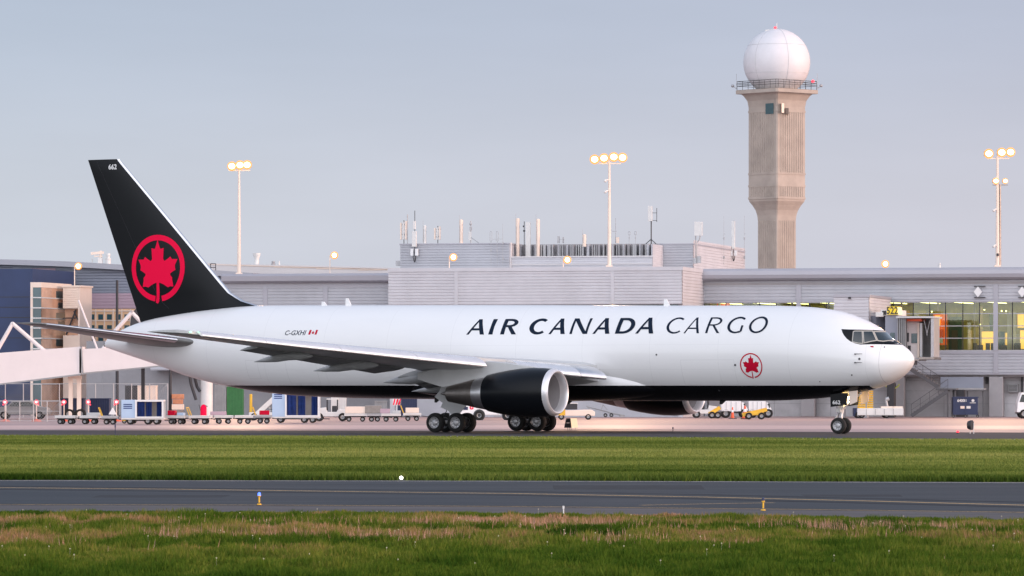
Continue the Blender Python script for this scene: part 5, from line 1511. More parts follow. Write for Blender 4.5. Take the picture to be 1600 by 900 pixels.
# ---- left passenger bridge
ZB = 365.0; kb = ZB / F
def JB(px, py, dy=0): return Vector(((px - 800) * ZB / F, ZB + dy, H + (600 - py) * ZB / F))
p0 = JB(60, 600); jb = thing('passenger_bridge', 'long pinkish-white passenger bridge sloping up towards the tail, with white V-shaped struts above', 'jet bridge', (p0.x, p0.y, 0))
def jl(px, py, dy=0): v = JB(px, py, dy); return Vector((v.x - p0.x, v.y - p0.y, v.z))
def tunnel(a, b, dep, m):
    secs = []
    for px, pt, pb in (a, b): secs.append([jl(px, pb, 0), jl(px, pt, 0), jl(px, pt, dep), jl(px, pb, dep)])
    return MB().loft(secs, sm=False)
tunnel((-420, 584, 651), (127, 541.5, 584.5), 3.4, 0).build('outer_tunnel', 'bridge', jb)
tunnel((124, 545.5, 583), (322, 537, 564), 2.9, 0).build('inner_tunnel', 'bridge', jb)
mb = MB(); mb.bar(jl(127, 541, -.04), jl(129.5, 585, -.04), .10, .10); mb.bar(jl(-420, 651.5, -.03), jl(127, 585, -.03), .10, .12); mb.bar(jl(128, 584, -.03), jl(322, 565, -.03), .08, .10)
mb.build('edge_trim', 'wdark', jb)
for a, b in (((18, 506), (-6, 548)), ((19, 506), (69, 549)), ((205, 488), (176, 520)), ((205, 488), (232, 516)), ((176, 520), (156, 552)), ((122, 470), (152, 548))):
    MB().tube(jl(*a, .6), jl(*b, .6), .16 if a[0] != 122 else .08, None, 10).ball(tuple(jl(*a, .6)), .17 if a[0] != 122 else .08, 10, 6).build('strut', 'bridge', jb)
MB().tube(jl(321, 566, 1.4), jl(321, 653, 1.4), .48, .48, 20).build('rotunda_column', 'offwhite', jb)
mb = MB(); z0 = 0
for px in (108, 121): mb.box(jl(px, 0).x - .16, jl(px, 0).x + .16, 1.2, 1.5, 0, jl(px, 588).z)
mb.box(jl(104, 0).x, jl(125, 0).x, 1.1, 1.6, jl(110, 592).z, jl(110, 587).z)
mb.build('support_frame', 'cream', jb)
for px in (106, 123): wheel(jb, jl(px, 0).x, 1.35, .45)
MB().path([jl(300, 578, 1), jl(303, 590, 1), jl(306, 604, 1.2), jl(311, 612, 1.2)], .12, 8).path([jl(294, 580, 1), jl(297, 600, 1), jl(305, 625, 1)], .12, 8).build('cable_loop', 'dark', jb)
g = thing('rounded_hood', 'black rounded bridge hood showing just left of the tail base', 'hood', tuple(JB(214, 510, 6)))
MB().prism([(math.cos(R(a)) * .95, math.sin(R(a)) * 1.4 + .3) for a in range(0, 181, 15)] + [(-.95, -1.0), (.95, -1.0)], -.8, .8).build('hood', 'dark', g)
MB().box(-.14, .14, -.1, .1, -JB(214, 510, 6).z, -.9).build('hood_post', 'dark', g)
# dark posts
for px, pt, pb, lab in ((183, 438, 651, 'tall thin dark post left of the tail, rising above the passenger bridge'), (266, 574, 652, 'shorter dark post below the rear fuselage')):
    g, k = at(px, pb, 'dark_post', lab, 'post', 0, 'dark posts by the terminal'); h = (pb - pt) * k
    MB().tube((0, 0, 0), (0, 0, h), .15, .11, 10).build('post', 'postdark', g)
    MB().box(-.25, .25, -.25, .25, 0, .12).build('base', 'postdark', g)
# mesh fence
def fence(px0, px1, pt, pb, n, lab):
    p = G(px0, pb); g = thing('wire_fence', lab, 'fence', tuple(p)); k = p.y / F; L_ = (px1 - px0) * k; h = (pb - pt) * k
    for i in range(n): MB().tube((L_ * i / (n - 1), 0, 0), (L_ * i / (n - 1), 0, h), .04, None, 6).build('post', 'galv', g)
    mb = MB(); mb.bar((0, 0, h - .03), (L_, 0, h - .03), .05); mb.bar((0, 0, h * .5), (L_, 0, h * .5), .03); mb.bar((0, 0, .08), (L_, 0, .08), .03)
    mb.build('rail', 'galv', g)
    mb = MB(); n2 = int(L_ / .22)
    for i in range(n2):
        x = L_ * i / n2; mb.bar((x, 0, 0), (min(L_, x + h), 0, h), .008); mb.bar((min(L_, x + h), 0, 0), (x, 0, h), .008)
    mb.build('wire_mesh', 'galv', g)
fence(-20, 262, 599, 653, 11, 'tall wire mesh fence on thin posts under the passenger bridge')
fence(-12, 95, 626, 659, 6, 'low mesh barrier of thin posts near the red lamps at far left')
# warning lamps on posts
for i, (px, lab) in enumerate(((8, 'red warning lamp post at the far left edge'), (57, 'second red warning lamp post from the left edge'), (100, 'red warning lamp post in front of the first navy container'), (138, 'red warning lamp post between the two navy containers'), (182, 'red warning lamp post just left of the covered cart'))):
    g, k = at(px, 658.5, 'warning_lamp', lab, 'warning lamp', 0, 'red lamps along the fence'); h = 30 * k
    MB().tube((0, 0, .1), (0, 0, h), .035, None, 8).build('post', 'cream', g)
    MB().lathe([(0, .38), (.06, .38), (.13, .1), (.16, .05)], (0, 0, 0), (0, 0, 1), 16).build('base', 'orange', g)
    MB().ball((0, -.05, h), .17, 12, 8).build('lamp', 'redlamp', g)  # larger red ball stands for the halo round the pale core
    MB().ball((0, -.17, h), .09, 12, 8).build('lamp_core', 'pinkcore', g)
    MB().ball((-.15 + .3 * (i % 2), 0, h - .2), .05, 8, 6).build('small_lamp', 'redlamp', g)
for px in (72, 92, 116):
    pass
# parked car
g, k = at(35, 655, 'parked_car', 'grey car parked behind the low mesh barrier at the left edge', 'car')
body = [(-2.2, .35), (-2.25, .75), (-1.9, .95), (-1.2, 1.02), (-.7, 1.42), (.75, 1.45), (1.35, 1.0), (2.1, .88), (2.25, .6), (2.2, .35)]
MB().prism(body, -.85, .85).build('body', 'wdark', g, bevel=.06)
MB().prism([(-.95, 1.02), (-.62, 1.36), (.68, 1.38), (1.12, 1.02)], -.87, .87).build('window', 'glass_dark', g)
for x in (-1.35, 1.4):
    for y in (-.78, .78): wheel(g, x, y, .33)
# navy containers
def container(px0, px1, pt, pb, dep, m, label, name='container', cat='container', group=None, ribsn=8):
    p = G((px0 + px1) / 2, pb); k = p.y / F; w = (px1 - px0) * k; h = (pb - pt) * k
    g = thing(name, label, cat, (p.x, p.y, .012), 0, group)
    mb = MB(); mb.box(-w / 2, w / 2, 0, dep, .12, h)
    for i in range(ribsn + 1): x = -w / 2 + w * i / ribsn; mb.box(x - .03, x + .03, -.05, -.001, .14, h - .02)
    mb.box(-w / 2 - .04, w / 2 + .04, -.08, dep + .04, h + .001, h + .08)
    mb.build('box', m, g, bevel=0)
    mb = MB()
    for x in (-w / 2 + .2, w / 2 - .2): mb.box(x - .1, x + .1, .1, .5, 0, .119)
    mb.build('feet', 'dark', g); return g, k, w, h
container(95, 130, 624, 655, 2.0, 'navybin', 'first of two navy containers under the bridge, left of the red lamp', group='navy containers')
container(141, 170, 624, 654, 2.0, 'navybin', 'second of two navy containers under the bridge, between two red lamps', group='navy containers')
container(196, 214, 604, 652, 2.0, 'dark', 'dark tall cabinet behind the covered cart with blue curtains', 'cabinet', 'cabinet', None, 3)
container(215.5, 243, 604, 652.5, 2.2, 'cream', 'sunlit cream cabinet behind the covered cart', 'cabinet', 'cabinet', None, 4)
container(355, 379, 606, 652, 2.0, 'green', 'bright green tall panel box below the rear fuselage', 'container', 'container', None, 5)
container(336, 353, 600, 652, 2.0, 'wdark', 'dark grey tall box beside the green panel box', 'cabinet', 'cabinet', None, 3)
container(622, 651, 622, 652, 2.4, 'navybin', 'navy container seen in the gap left of the main landing gear', 'container')
container(586, 604, 628, 652, 1.6, 'wdark', 'blurred dark box below the belly stripe', 'cabinet', 'cabinet', None, 3)
container(518, 540, 618, 652, 2.4, 'offwhite', 'white box van body parked below the fuselage behind the tractor', 'container')
g, k = at(620, 652, 'striped_board', 'small board with red and white slanting stripes beside the navy container', 'sign')
mb = MB(); mb.box(-.35, .35, -.05, .05, 1.0, 1.55); mb.box(-.04, .04, -.02, .04, 0, 1.0); mb.build('board', 'whitemark', g)
for i in range(3): MB().prism([(-.34 + i * .23, 1.03), (-.22 + i * .23, 1.03), (-.10 + i * .23, 1.52), (-.22 + i * .23, 1.52)], -.065, -.051).build('stripe', 'red', g)
# orange drum and extinguisher
g, k = at(278, 652, 'stacked_crates', 'orange and white stacked crates below the rear fuselage', 'crates')
for z, w, m in ((0, .45, 'titan'), (.62, .5, 'cream'), (1.1, .42, 'mutedorange'), (1.52, .5, 'mutedorange')): MB().box(-w, w, -.4, .4, z + .01, z + (.6 if z == 0 else .42 if z > 1.4 else .46 if z < 1 else .40)).build('crate', m, g, bevel=.03)
g, k = at(318, 657, 'fire_extinguisher', 'red wheeled fire extinguisher at the foot of the white bridge column', 'fire extinguisher')
MB().lathe([(.12, .16), (.2, .24), (1.0, .24), (1.15, .15), (1.22, .05)], (0, 0, 0), (0, 0, 1), 16).build('cylinder', 'red', g); MB().tube((.05, 0, 1.2), (.3, 0, 1.05), .03).bar((-.2, 0, .6), (-.35, 0, 1.2), .04).build('handle', 'dark', g)
for y in (-.22, .22): wheel(g, 0, y, .17)
g, k = at(392, 657, 'yellow_post', 'slim yellow post between the green box and the white conveyor', 'post'); MB().tube((0, 0, .02), (0, 0, 41 * k), .13, .11, 10).build('post', 'yellow', g); MB().box(-.25, .25, -.25, .25, 0, .1).build('base', 'dark', g)
# flat baggage dollies
def dolly(px, pb, w, label, mt='offwhite', load=None):
    g, k = at(px, pb, 'baggage_dolly', label, 'baggage cart', random.uniform(-6, 6), 'flat baggage dollies along the apron')
    w2 = w * k / 2
    MB().box(-w2, w2, -.75, .75, .42, .52).box(-w2, w2, -.78, -.74, .521, .60).box(-w2, w2, .74, .78, .521, .60).build('deck', mt, g, bevel=.01)
    MB().box(-w2 + .1, w2 - .1, -.5, .5, .34, .419).bar((w2, 0, .38), (w2 + .75, 0, .30), .06).build('chassis', 'dark', g)
    mb = MB()
    for i in range(6): x = -w2 + (i + .5) * w2 / 3; mb.tube((x, -.68, .56), (x, .68, .56), .035, None, 8)
    mb.build('roller', 'galv', g)
    if random.random() < .45: MB().bar((-w2 + .06, -.6, .5), (-w2 - .18, -.6, 1.15), .06).bar((-w2 + .06, .6, .5), (-w2 - .18, .6, 1.15), .06).bar((-w2 - .18, -.6, 1.15), (-w2 - .18, .6, 1.15), .06).build('handle', 'yellow', g)
    for x in (-w2 + .35, w2 - .35):
        for y in (-.6, .6): wheel(g, x, y, .19)
    for ld in (load or ()): MB().box(*ld[:6]).build('load', ld[6], g, bevel=.03)
DL = [(104, 663, 32, 'leftmost flat baggage dolly, ahead of the row at the left'), (141, 663, 30, 'second flat baggage dolly from the left'), (172, 663.5, 26, 'flat dolly carrying a small white triangular marker, left of the covered cart'),
      (277, 663, 30, 'flat dolly just right of the covered cart with blue curtains'), (313, 663, 32, 'flat dolly in front of the white bridge column'), (349, 662.5, 30, 'flat dolly in front of the green box'), (381, 662.5, 28, 'flat dolly below the yellow post'), (412, 662, 26, 'flat dolly at the foot of the white conveyor'),
      (556, 659, 36, 'flat dolly with a beige load below the belly stripe'), (611, 659, 30, 'pale flat dolly left of the navy container'), (644, 658, 28, 'flat dolly nearest the near main landing gear'), (585, 659, 24, 'dark-bedded flat dolly between two loaded ones')]
for i, (px, pb, w, lab) in enumerate(DL):
    ld = {8: [(-.8, .75, -.5, .5, .61, 1.12, 'cream')], 10: [(-.5, .5, -.4, .4, .61, 1.0, 'cream')], 3: [(-.6, -.1, -.5, .4, .61, .95, 'dkred'), (.05, .5, -.4, .4, .61, .8, 'ltblue')], 5: [(-.9, .2, -.5, .4, .61, .86, 'siding_lilac')], 7: [(-.3, .4, -.3, .4, .61, .92, 'dkred')], 1: [(-.2, .7, -.4, .4, .61, .80, 'wgrey')], 11: [(-.7, .5, -.5, .5, .61, 1.2, 'titan')], 9: [(-.8, -.1, -.5, .5, .61, .95, 'siding_lilac'), (.1, .7, -.5, .5, .61, .82, 'wgrey')]}.get(i)
    dolly(px, pb, w, lab, 'galv' if i in (2, 7, 11) else 'offwhite', ld)
g, k = at(176, 661, 'triangular_marker', 'small white triangular marker standing on a flat dolly', 'marker'); g.location.z = .62
MB().prism([(-.28, 0), (.28, 0), (0, .48)], -.2, .2).build('marker', 'whitemark', g)
# covered carts with curtains
def covered(px0, px1, pxs, pt, pb, lab):
    p = G((px0 + px1) / 2, pb); k = p.y / F; g = thing('covered_cart', lab, 'covered cart', (p.x, p.y, .012)); w2 = (px1 - px0) * k / 2; h = (pb - pt) * k; xs = -w2 + (pxs - px0) * k; fl = .45
    MB().box(-w2, w2, -.8, .8, fl - .1, fl).build('floor', 'offwhite', g)
    MB().box(-w2, xs, -.8, .8, fl + .001, h).build('end_panel', 'ltblue', g, bevel=.02)
    for i in range(3): MB().box(-w2 + .15, xs - .2, -.815, -.802, h - .35 - i * .13, h - .28 - i * .13).build('marking', 'blue', g)
    fr_ = MB(); fr_.box(xs, w2, -.85, .85, h - .12, h + .0)
    for x in (xs + .06, w2 - .06):
        for y in (-.8, .8): fr_.box(x - .06, x + .06, y - .05, y + .05, fl, h - .12)
    fr_.box(xs + .12, w2 - .12, -.85, -.75, fl, fl + .1); fr_.build('frame', 'whitemark', g)
    n = 26
    for a, b, m in ((0, .30, 'blue'), (.36, .60, 'blue'), (.80, 1.0, 'blue')):
        x0_, x1_ = xs + .15 + (w2 - xs - .3) * a, xs + .15 + (w2 - xs - .3) * b
        vs = []; fs = []
        for i in range(n + 1):
            x = x0_ + (x1_ - x0_) * i / n; y = -.72 + .05 * math.sin(i * 1.7)
            vs += [(x, y, fl + .1), (x, y, h - .13)]
        MB().add(vs, [(2 * i, 2 * i + 2, 2 * i + 3, 2 * i + 1) for i in range(n)], 0, True).build('curtain', m, g)
    MB().box(xs + .1, w2 - .1, .6, .7, fl + .001, h - .13).build('back_panel', 'wdark', g)
    MB().box(-w2 + .3, w2 - .3, -.5, .5, .25, fl - .101).bar((w2, 0, .3), (w2 + .7, 0, .28), .07).build('chassis', 'dark', g)
    for x in (-w2 + .6, w2 - 1.1, w2 - .5):
        for y in (-.66, .66): wheel(g, x, y, .25)
covered(191, 257, 212.5, 625, 663.5, 'covered cart with pale blue end panel and blue curtains, nearest the left edge')
covered(426, 500, 446, 610, 661, 'larger covered cart with blue curtains below the front of the belly stripe')
g, k = at(206, 661.8, 'tow_hitch', 'ochre upright tow hitch in front of the covered cart', 'tow hitch')
g.location.y -= 2.2
MB().bar((0, 0, .3), (-.35, 0, 1.45), .09).bar((0, 0, .3), (.3, 0, .9), .08).bar((-.5, 0, .25), (.5, 0, .25), .12).build('arm', 'yellow', g)
for x in (-.35, .35): wheel(g, x, 0, .16)
# white conveyor leaning up below the fuselage
g, k = at(418, 657, 'belt_loader', 'white belt loader with a long conveyor raised to the right, behind the larger covered cart', 'belt loader')
z = lambda py: (657 - py) * k
MB().bar(((-23) * k, -.3, z(653)), ((22) * k, -.3, z(612)), .12, .35).build('conveyor_side', 'offwhite', g); MB().bar((-23 * k, .5, z(653)), (22 * k, .5, z(612)), .12, .35).build('conveyor_side', 'offwhite', g)
MB().bar((-23 * k, .1, z(653)), (22 * k, .1, z(612)), .66, .06, up=(0, 0, 1)).build('belt', 'wdark', g)
MB().bar((-2 * k, .1, .5), (14 * k, .1, z(633)), .12).bar((16 * k, .1, .5), (-2 * k, .1, z(634)), .12).build('lift_arm', 'galv', g)
MB().box(-1.4, 1.4, -.6, .8, .35, .62).build('chassis', 'offwhite', g, bevel=.04)
for x in (-1, 1):
    for y in (-.5, .7): wheel(g, x, y, .30)
# small tractors
def tractor(px, pb, s, lab, mt='offwhite', rz=0):
    g, k = at(px, pb, 'baggage_tractor', lab, 'tractor', rz, 'baggage tractors')
    MB().prism([(-1.3 * s, .35), (-1.3 * s, .85), (-.5 * s, .9), (-.4 * s, .7), (.3 * s, .7), (.4 * s, 1.05), (1.25 * s, .95), (1.35 * s, .35)], -.65, .65).build('body', mt, g, bevel=.05)
    MB().box(-.5 * s, .35 * s, -.6, .6, 1.62, 1.70).build('canopy', mt, g)
    mb = MB()
    for x in (-.45 * s, .32 * s):
        for y in (-.55, .55): mb.bar((x, y, .8), (x, y, 1.62), .06)
    mb.build('canopy_post', 'dark', g)
    MB().box(-.4 * s, -.05 * s, -.4, .4, .71, 1.15).build('seat', 'dark', g)
    for x in (-.85 * s, .9 * s):
        for y in (-.58, .58): wheel(g, x, y, .32)
    return g
tractor(518, 658.5, 1.0, 'white baggage tractor right of the larger covered cart', rz=180)
tractor(1101, 653.5, .8, 'small white tractor showing right of the far engine intake')
# white van behind the near gear
g, k = at(764, 656.5, 'white_van', 'white service van partly hidden behind the near main gear and engine', 'van', 0)
MB().prism([(-2.3, .38), (-2.35, 1.0), (-2.2, 1.95), (.1, 1.98), (.75, 1.35), (1.9, 1.12), (2.1, .9), (2.1, .38)], -.9, .9).build('body', 'white', g, bevel=.06)
MB().prism([(-.55, 1.3), (-.55, 1.8), (.02, 1.82), (.48, 1.3)], -.915, .915).build('window', 'glass_dark', g)
for x in (-.75, 1.45):
    MB().tube((x, -.915, .38), (x, -.905, .38), .46, None, 20).build('wheel_arch', 'dark', g)
    for y in (-.85, .85): wheel(g, x, y, .37)
MB().box(-1.98, -1.62, -.915, -.902, .78, 1.03).build('blue_mark', 'navybin', g)
MB().tube((-1.34, -.902, .96), (-1.34, -.915, .96), .15, None, 20).build('red_mark', 'red', g)
MB().box(-1.41, -1.27, -.925, -.916, .94, .98).box(-1.36, -1.32, -.932, -.926, .89, 1.03).build('white_mark', 'whitemark', g)
# low sunlit transporter behind the distance sign
g, k = at(897, 656, 'low_transporter', 'low cream and yellow transporter with a dark cab, right of the near engine intake', 'airport vehicle')
MB().prism([(-1.5, .3), (-1.5, .72), (1.35, .78), (1.62, .62), (1.6, .3)], -.8, .8).build('deck', 'cream', g, bevel=.04)
MB().box(-.9, .25, -.7, .7, .80, 1.25).build('cab', 'dark', g, bevel=.05); MB().box(-.95, .3, -.75, .75, 1.251, 1.32).build('cab_roof', 'offwhite', g)
MB().box(-1.2, -.7, -.83, -.802, .35, .8).build('yellow_panel', 'yellow', g); MB().box(-1.9, -1.55, -.6, .6, .3, .7).build('bumper', 'yellow', g)
for x in (-1.0, 1.1):
    for y in (-.72, .72): wheel(g, x, y, .24)
# tow bar on wheels
g, k = at(946, 652, 'tow_bar', 'long thin tow bar on two small wheels in the gap under the belly', 'tow bar')
MB().tube((-1.55, 0, .88), (.75, 0, .30), .05).bar((-1.6, 0, .93), (-1.35, 0, .70), .09).bar((-.35, 0, .62), (-.2, 0, 1.05), .05).bar((-.2, 0, 1.02), (.15, 0, .62), .05).tube((.2, 0, .4), (1.6, 0, .12), .06).bar((1.2, -.1, .1), (1.6, .1, .1), .2, .1).build('bar', 'wdark', g)
for x in (0, .5): wheel(g, x, -.1, .17)
# distance sign (two sided wedge)
g, k = at(897.5, 672.5, 'taxiway_sign', 'small wedge-shaped taxiway sign, black on the left face and lit cream on the right', 'sign')
MB().add([(-.62, -.2, .15), (-.18, -.35, .15), (-.24, -.3, .72), (-.50, -.18, .72), (-.62, .2, .15), (-.50, .1, .72)], [(0, 1, 2, 3), (0, 3, 5, 4)]).build('black_face', 'dark', g)
MB().add([(-.18, -.35, .15), (.22, .1, .15), (.15, .08, .72), (-.24, -.3, .72), (-.62, .2, .15), (-.50, .1, .72)], [(0, 1, 2, 3), (1, 4, 5, 2), (3, 2, 5)]).build('cream_face', mat('sign_cream', (.75, .70, .50), .5, emit=(1, .9, .6), estr=.25), g)
MB().box(-.48, -.30, -.30, -.285, .42, .47).build('small_mark', 'whitemark', g)
for x, y in ((-.4, -.15), (-.15, -.15), (.05, .0), (-.28, .1)): MB().tube((x, y, 0), (x, y, .16), .02).build('leg', 'galv', g)
# cones
for px, pb, h_, lab in ((1144.5, 654.5, 14, 'taller slim orange marker post with a white band, left of the cone'), (1164, 655, 16, 'orange traffic cone with a white band on a dark base')):
    g, k = at(px, pb, 'traffic_cone', lab, 'traffic cone'); h = h_ * k * 1.3
    rr0 = .15 if px < 1150 else .24
    MB().lathe([(.05, rr0), (h * .55, rr0 * .62)], (0, 0, 0), (0, 0, 1), 16).lathe([(h * .76, rr0 * .45), (h, rr0 * .28), (h, .001)], (0, 0, 0), (0, 0, 1), 16).build('cone', 'orange', g)
    MB().lathe([(h * .55, rr0 * .62), (h * .76, rr0 * .45)], (0, 0, 0), (0, 0, 1), 16).build('reflective_band', 'whitemark', g)
    MB().box(-.33, .33, -.33, .33, 0, .06).build('base', 'dark', g, bevel=.02)
# orange belt loader + white trucks, right of the far engine
def beltl(px0, px1, pb, pt, lab):
    p = G((px0 + px1) / 2, pb); k = p.y / F; g = thing('belt_loader', lab, 'belt loader', (p.x, p.y, .012), 0, 'orange belt loaders'); w2 = (px1 - px0) * k / 2; h = (pb - pt) * k
    for yy_ in (-.35, .35): MB().bar((-w2, yy_, .35), (w2, yy_, h), .12, .28).build('conveyor_side', 'yellow', g)
    MB().bar((-w2, 0, .42), (w2, 0, h + .06), .55, .05).build('belt', 'dark', g)
    MB().box(-w2 * .7, w2 * .75, -.6, .6, .32, .55).build('chassis', 'yellow', g, bevel=.04); MB().bar((w2 * .3, 0, .5), (w2 * .55, 0, h * .8), .12).build('lift_arm', 'dark', g)
    for x in (-w2 * .5, w2 * .55):
        for y in (-.55, .55): wheel(g, x, y, .28)
beltl(1160, 1198, 655.5, 640, 'orange belt loader raised to the right, beside the traffic cone'); beltl(1108, 1125, 654, 637, 'short orange belt loader just right of the far engine')
def truck(px0, px1, pt, pb, lab, cabside=1, cabw=.24):
    p = G((px0 + px1) / 2, pb); k = p.y / F; g = thing('white_truck', lab, 'truck', (p.x, p.y, .012), 0, 'white service trucks'); w2 = (px1 - px0) * k / 2; h = (pb - pt) * k
    c = w2 * 2 * cabw * cabside
    a, b = (-w2, w2 - abs(c) - .05) if cabside > 0 else (-w2 + abs(c) + .05, w2)
    MB().box(a, b, -1, 1, .55, h).build('box_body', 'whitemark', g, bevel=.03)
    mb = MB()
    for f_ in (.25, .5, .75): mb.box(a + (b - a) * f_ - .02, a + (b - a) * f_ + .02, -1.02, -1.001, .6, h - .05)
    mb.build('door_seam', 'galv', g)
    ca, cb = (b + .05, w2) if cabside > 0 else (-w2, a - .05)
    nose = cb if cabside > 0 else ca; back_ = ca if cabside > 0 else cb
    MB().prism([(back_, .5), (back_, h * .92), (nose - .35 * cabside, h * .92), (nose - .05 * cabside, h * .55), (nose, .5)], -.95, .95).build('cab', 'white', g, bevel=.04)
    MB().prism([(back_ + .3 * cabside, h * .58), (back_ + .3 * cabside, h * .85), (nose - .4 * cabside, h * .85), (nose - .2 * cabside, h * .58)], -.962, .962).build('window', 'glass_dark', g)
    MB().box(-w2 + .05, w2 - .1, -.7, .7, .38, .499).build('chassis', 'dark', g)
    for x in (-w2 * .65, w2 * .7):
        for y in (-.85, .85): wheel(g, x, y, .38)
truck(1126, 1168, 627, 653.2, 'white service truck behind the cones, left of two'); truck(1169, 1205, 627, 653, 'white service truck behind the orange belt loader, right of two')
truck(1587, 1650, 610, 654, 'white truck entering at the right edge of the picture', -1, .42)
# cargo loader platform by the nose
g, k = at(1373, 653.6, 'cargo_loader', 'low white cargo platform vehicle with yellow belts, behind the nose gear', 'cargo loader')
zz = lambda py: (653.0 - py) * k; xx = lambda px: (px - 1373) * k
MB().box(xx(1338), xx(1410), -1.1, 1.1, zz(648.5), zz(637.5)).build('platform', 'offwhite', g, bevel=.04)
mb = MB()
for px in (1352, 1366, 1380, 1394): mb.box(xx(px) - .02, xx(px) + .02, -1.12, -1.101, zz(647.5), zz(638.5))
mb.build('panel_seam', 'wdark', g)
MB().box(xx(1395), xx(1410), -.5, .5, zz(640), zz(634.5)).box(xx(1376), xx(1394), -.6, .6, zz(637.4), zz(634.5)).build('load', 'cream', g)
MB().tube((xx(1387), 0, zz(637)), (xx(1384), 0, zz(624)), .10).tube((xx(1384), 0, zz(624)), (xx(1389), 0, zz(622)), .16).build('lamp_arm', 'galv', g)
for a, b, c, d, m in ((1341, 1352, 610, 638, 'yellow'), (1356, 1364, 610, 638, 'yellow')):
    vs = []; n = 16
    for i in range(n + 1):
        py = d - (d - c) * i / n; y = -.3 + .04 * (i % 2)
        vs += [(xx(a) - (.1 if i < 8 else .0) * (8 - i) / 8, y, zz(py)), (xx(b), y, zz(py))]
    vs += [(x, y + .1, z_) for x, y, z_ in vs]
    N = 2 * (n + 1)
    fs = [(2 * i, 2 * i + 1, 2 * i + 3, 2 * i + 2) for i in range(n)] + [(N + 2 * i, N + 2 * i + 2, N + 2 * i + 3, N + 2 * i + 1) for i in range(n)] + [(2 * i, 2 * i + 2, N + 2 * i + 2, N + 2 * i) for i in range(n)] + [(2 * i + 1, N + 2 * i + 1, N + 2 * i + 3, 2 * i + 3) for i in range(n)]
    MB().add(vs, fs).build('yellow_belt', m, g)
    mb = MB(); 
    for i in range(7): z_ = zz(d - 3.5 - i * 3.6); mb.box(xx(a), xx(b), -.32, -.305, z_, z_ + .05)
    mb.build('belt_slat', 'titan', g)
for px in (1340, 1345, 1384):
    for y in (-.9, .9): wheel(g, xx(px), y, .27)
MB().box(xx(1333), xx(1342), -.6, .6, zz(650), zz(637)).build('power_unit', 'navybin', g)
# ---- gate bridge cab beside the nose
gv = -14.0
def GJ(px, py, dv=0): u = U(px, gv + dv); return Vector((u, gv + dv, ZH(py, u, gv + dv)))
gb = bld('gate_bridge', 'docking bridge cab with dark bellows and white door, right behind the nose', 'jet bridge')
def gbox(px0, px1, pt, pb, d0, d1, mt, name, bevel=0):
    a = GJ(px0, pb, d0); b = GJ(px1, pt, d0)
    return MB().box(a.x, b.x, gv + d0, gv + d1, a.z, b.z).build(name, mt, gb, bevel=bevel)
gbox(1383, 1403, 493, 561, .6, 6, 'siding_blue', 'side_wall', .03)
gbox(1391, 1398, 520, 536, .55, .62, 'teal', 'side_window')
gbox(1404, 1436, 561, 563.5, -.5, 4, 'titan', 'floor'); gbox(1436, 1459, 558, 561.5, -.5, 4, 'titan', 'floor')
gbox(1400, 1459, 494, 497, -.6, 4.5, 'wgrey', 'canopy_roof'); gbox(1376, 1404, 484, 493, .5, 5, 'offwhite', 'roof_unit', .04); gbox(1368, 1380, 488, 495, .4, 3, 'offwhite', 'roof_unit', .04)
mb = MB()
for i in range(9):
    px = 1403.5 + i * 1.4; a = GJ(px, 560, 0); b = GJ(px + 1.1, 497.2, 0); mb.box(a.x, b.x, gv - .45 + (i % 2) * .16, gv + .55, a.z, b.z)
mb.build('bellows', 'wdark', gb)
gbox(1416.5, 1458, 497.2, 557.8, 3.0, 3.2, 'wdark', 'back_wall'); gbox(1454.5, 1459, 497.2, 557.8, -.5, 3.0, 'galv', 'jamb')
gbox(1416.8, 1437, 501, 559.8, 1.2, 1.4, 'bridge', 'door_wall'); gbox(1424, 1433, 521, 536, 1.10, 1.19, 'teal', 'door_window'); gbox(1417, 1420, 520, 534, 1.12, 1.19, 'dark', 'side_slot'); gbox(1418.5, 1423, 540, 550, 1.12, 1.19, 'dark', 'control_panel')
gbox(1433.5, 1436.5, 505, 559, .9, 1.19, 'cream', 'door_jamb'); gbox(1437.2, 1441, 505, 557.5, .6, 1.5, 'galv', 'column')
gbox(1417, 1440, 498, 502, .3, 2.9, 'orange', 'header')
mb = MB(); mb.bar(GJ(1444, 500, .5), GJ(1449, 524, .5), .05); mb.bar(GJ(1453, 500, .5), GJ(1448, 524, .5), .05); mb.build('fabric_strut', 'galv', gb)
mb = MB(); a = GJ(1392, 563, 3); mb.box(a.x - .3, a.x + .3, gv + 2.7, gv + 3.3, 0, a.z); mb.build('support_leg', 'postdark', gb)
mb = MB(); mb.bar(GJ(1376, 520, 4), Vector((U(1350, -12), -11.5, ZH(520, U(1350, -12), -12))), 2.6, 2.8); mb.build('tunnel', 'siding_blue', gb)
gbox(1416, 1428, 563.5, 570, 1, 3, 'dark', 'leveller')
# lit gate number box
gs = bld('gate_number_sign', 'lit yellow gate number box above the bridge cab', 'sign')
a = GJ(1386, 491.5, .2); b = GJ(1402, 479, .2); sdep = 2.0
MB().box(a.x, b.x, a.y, a.y + sdep, a.z, b.z).build('box', 'signyel', gs)
MB().box(b.x + .01, b.x + .10, a.y + .05, a.y + sdep - .05, a.z + .04, b.z - .04).build('side_face', mat('lit_pale_sign', (.8, .75, .4), .5, emit=(1, .9, .45), estr=.5), gs)
vs, fs = text_mesh('522', .80, 0, .018, .82)
wid = max(v[0] for v in vs); MB().add([(a.x + (b.x - a.x - wid) / 2 + x, a.y - .012, a.z + .06 + z_) for x, z_ in vs], fs).build('number', 'dark', gs)
a2 = GJ(1377.5, 492, .2); MB().box(a2.x, GJ(1384, 492, .2).x, a.y + .3, a.y + .8, a2.z, a2.z + .35).build('lamp_box', 'dark', gs)
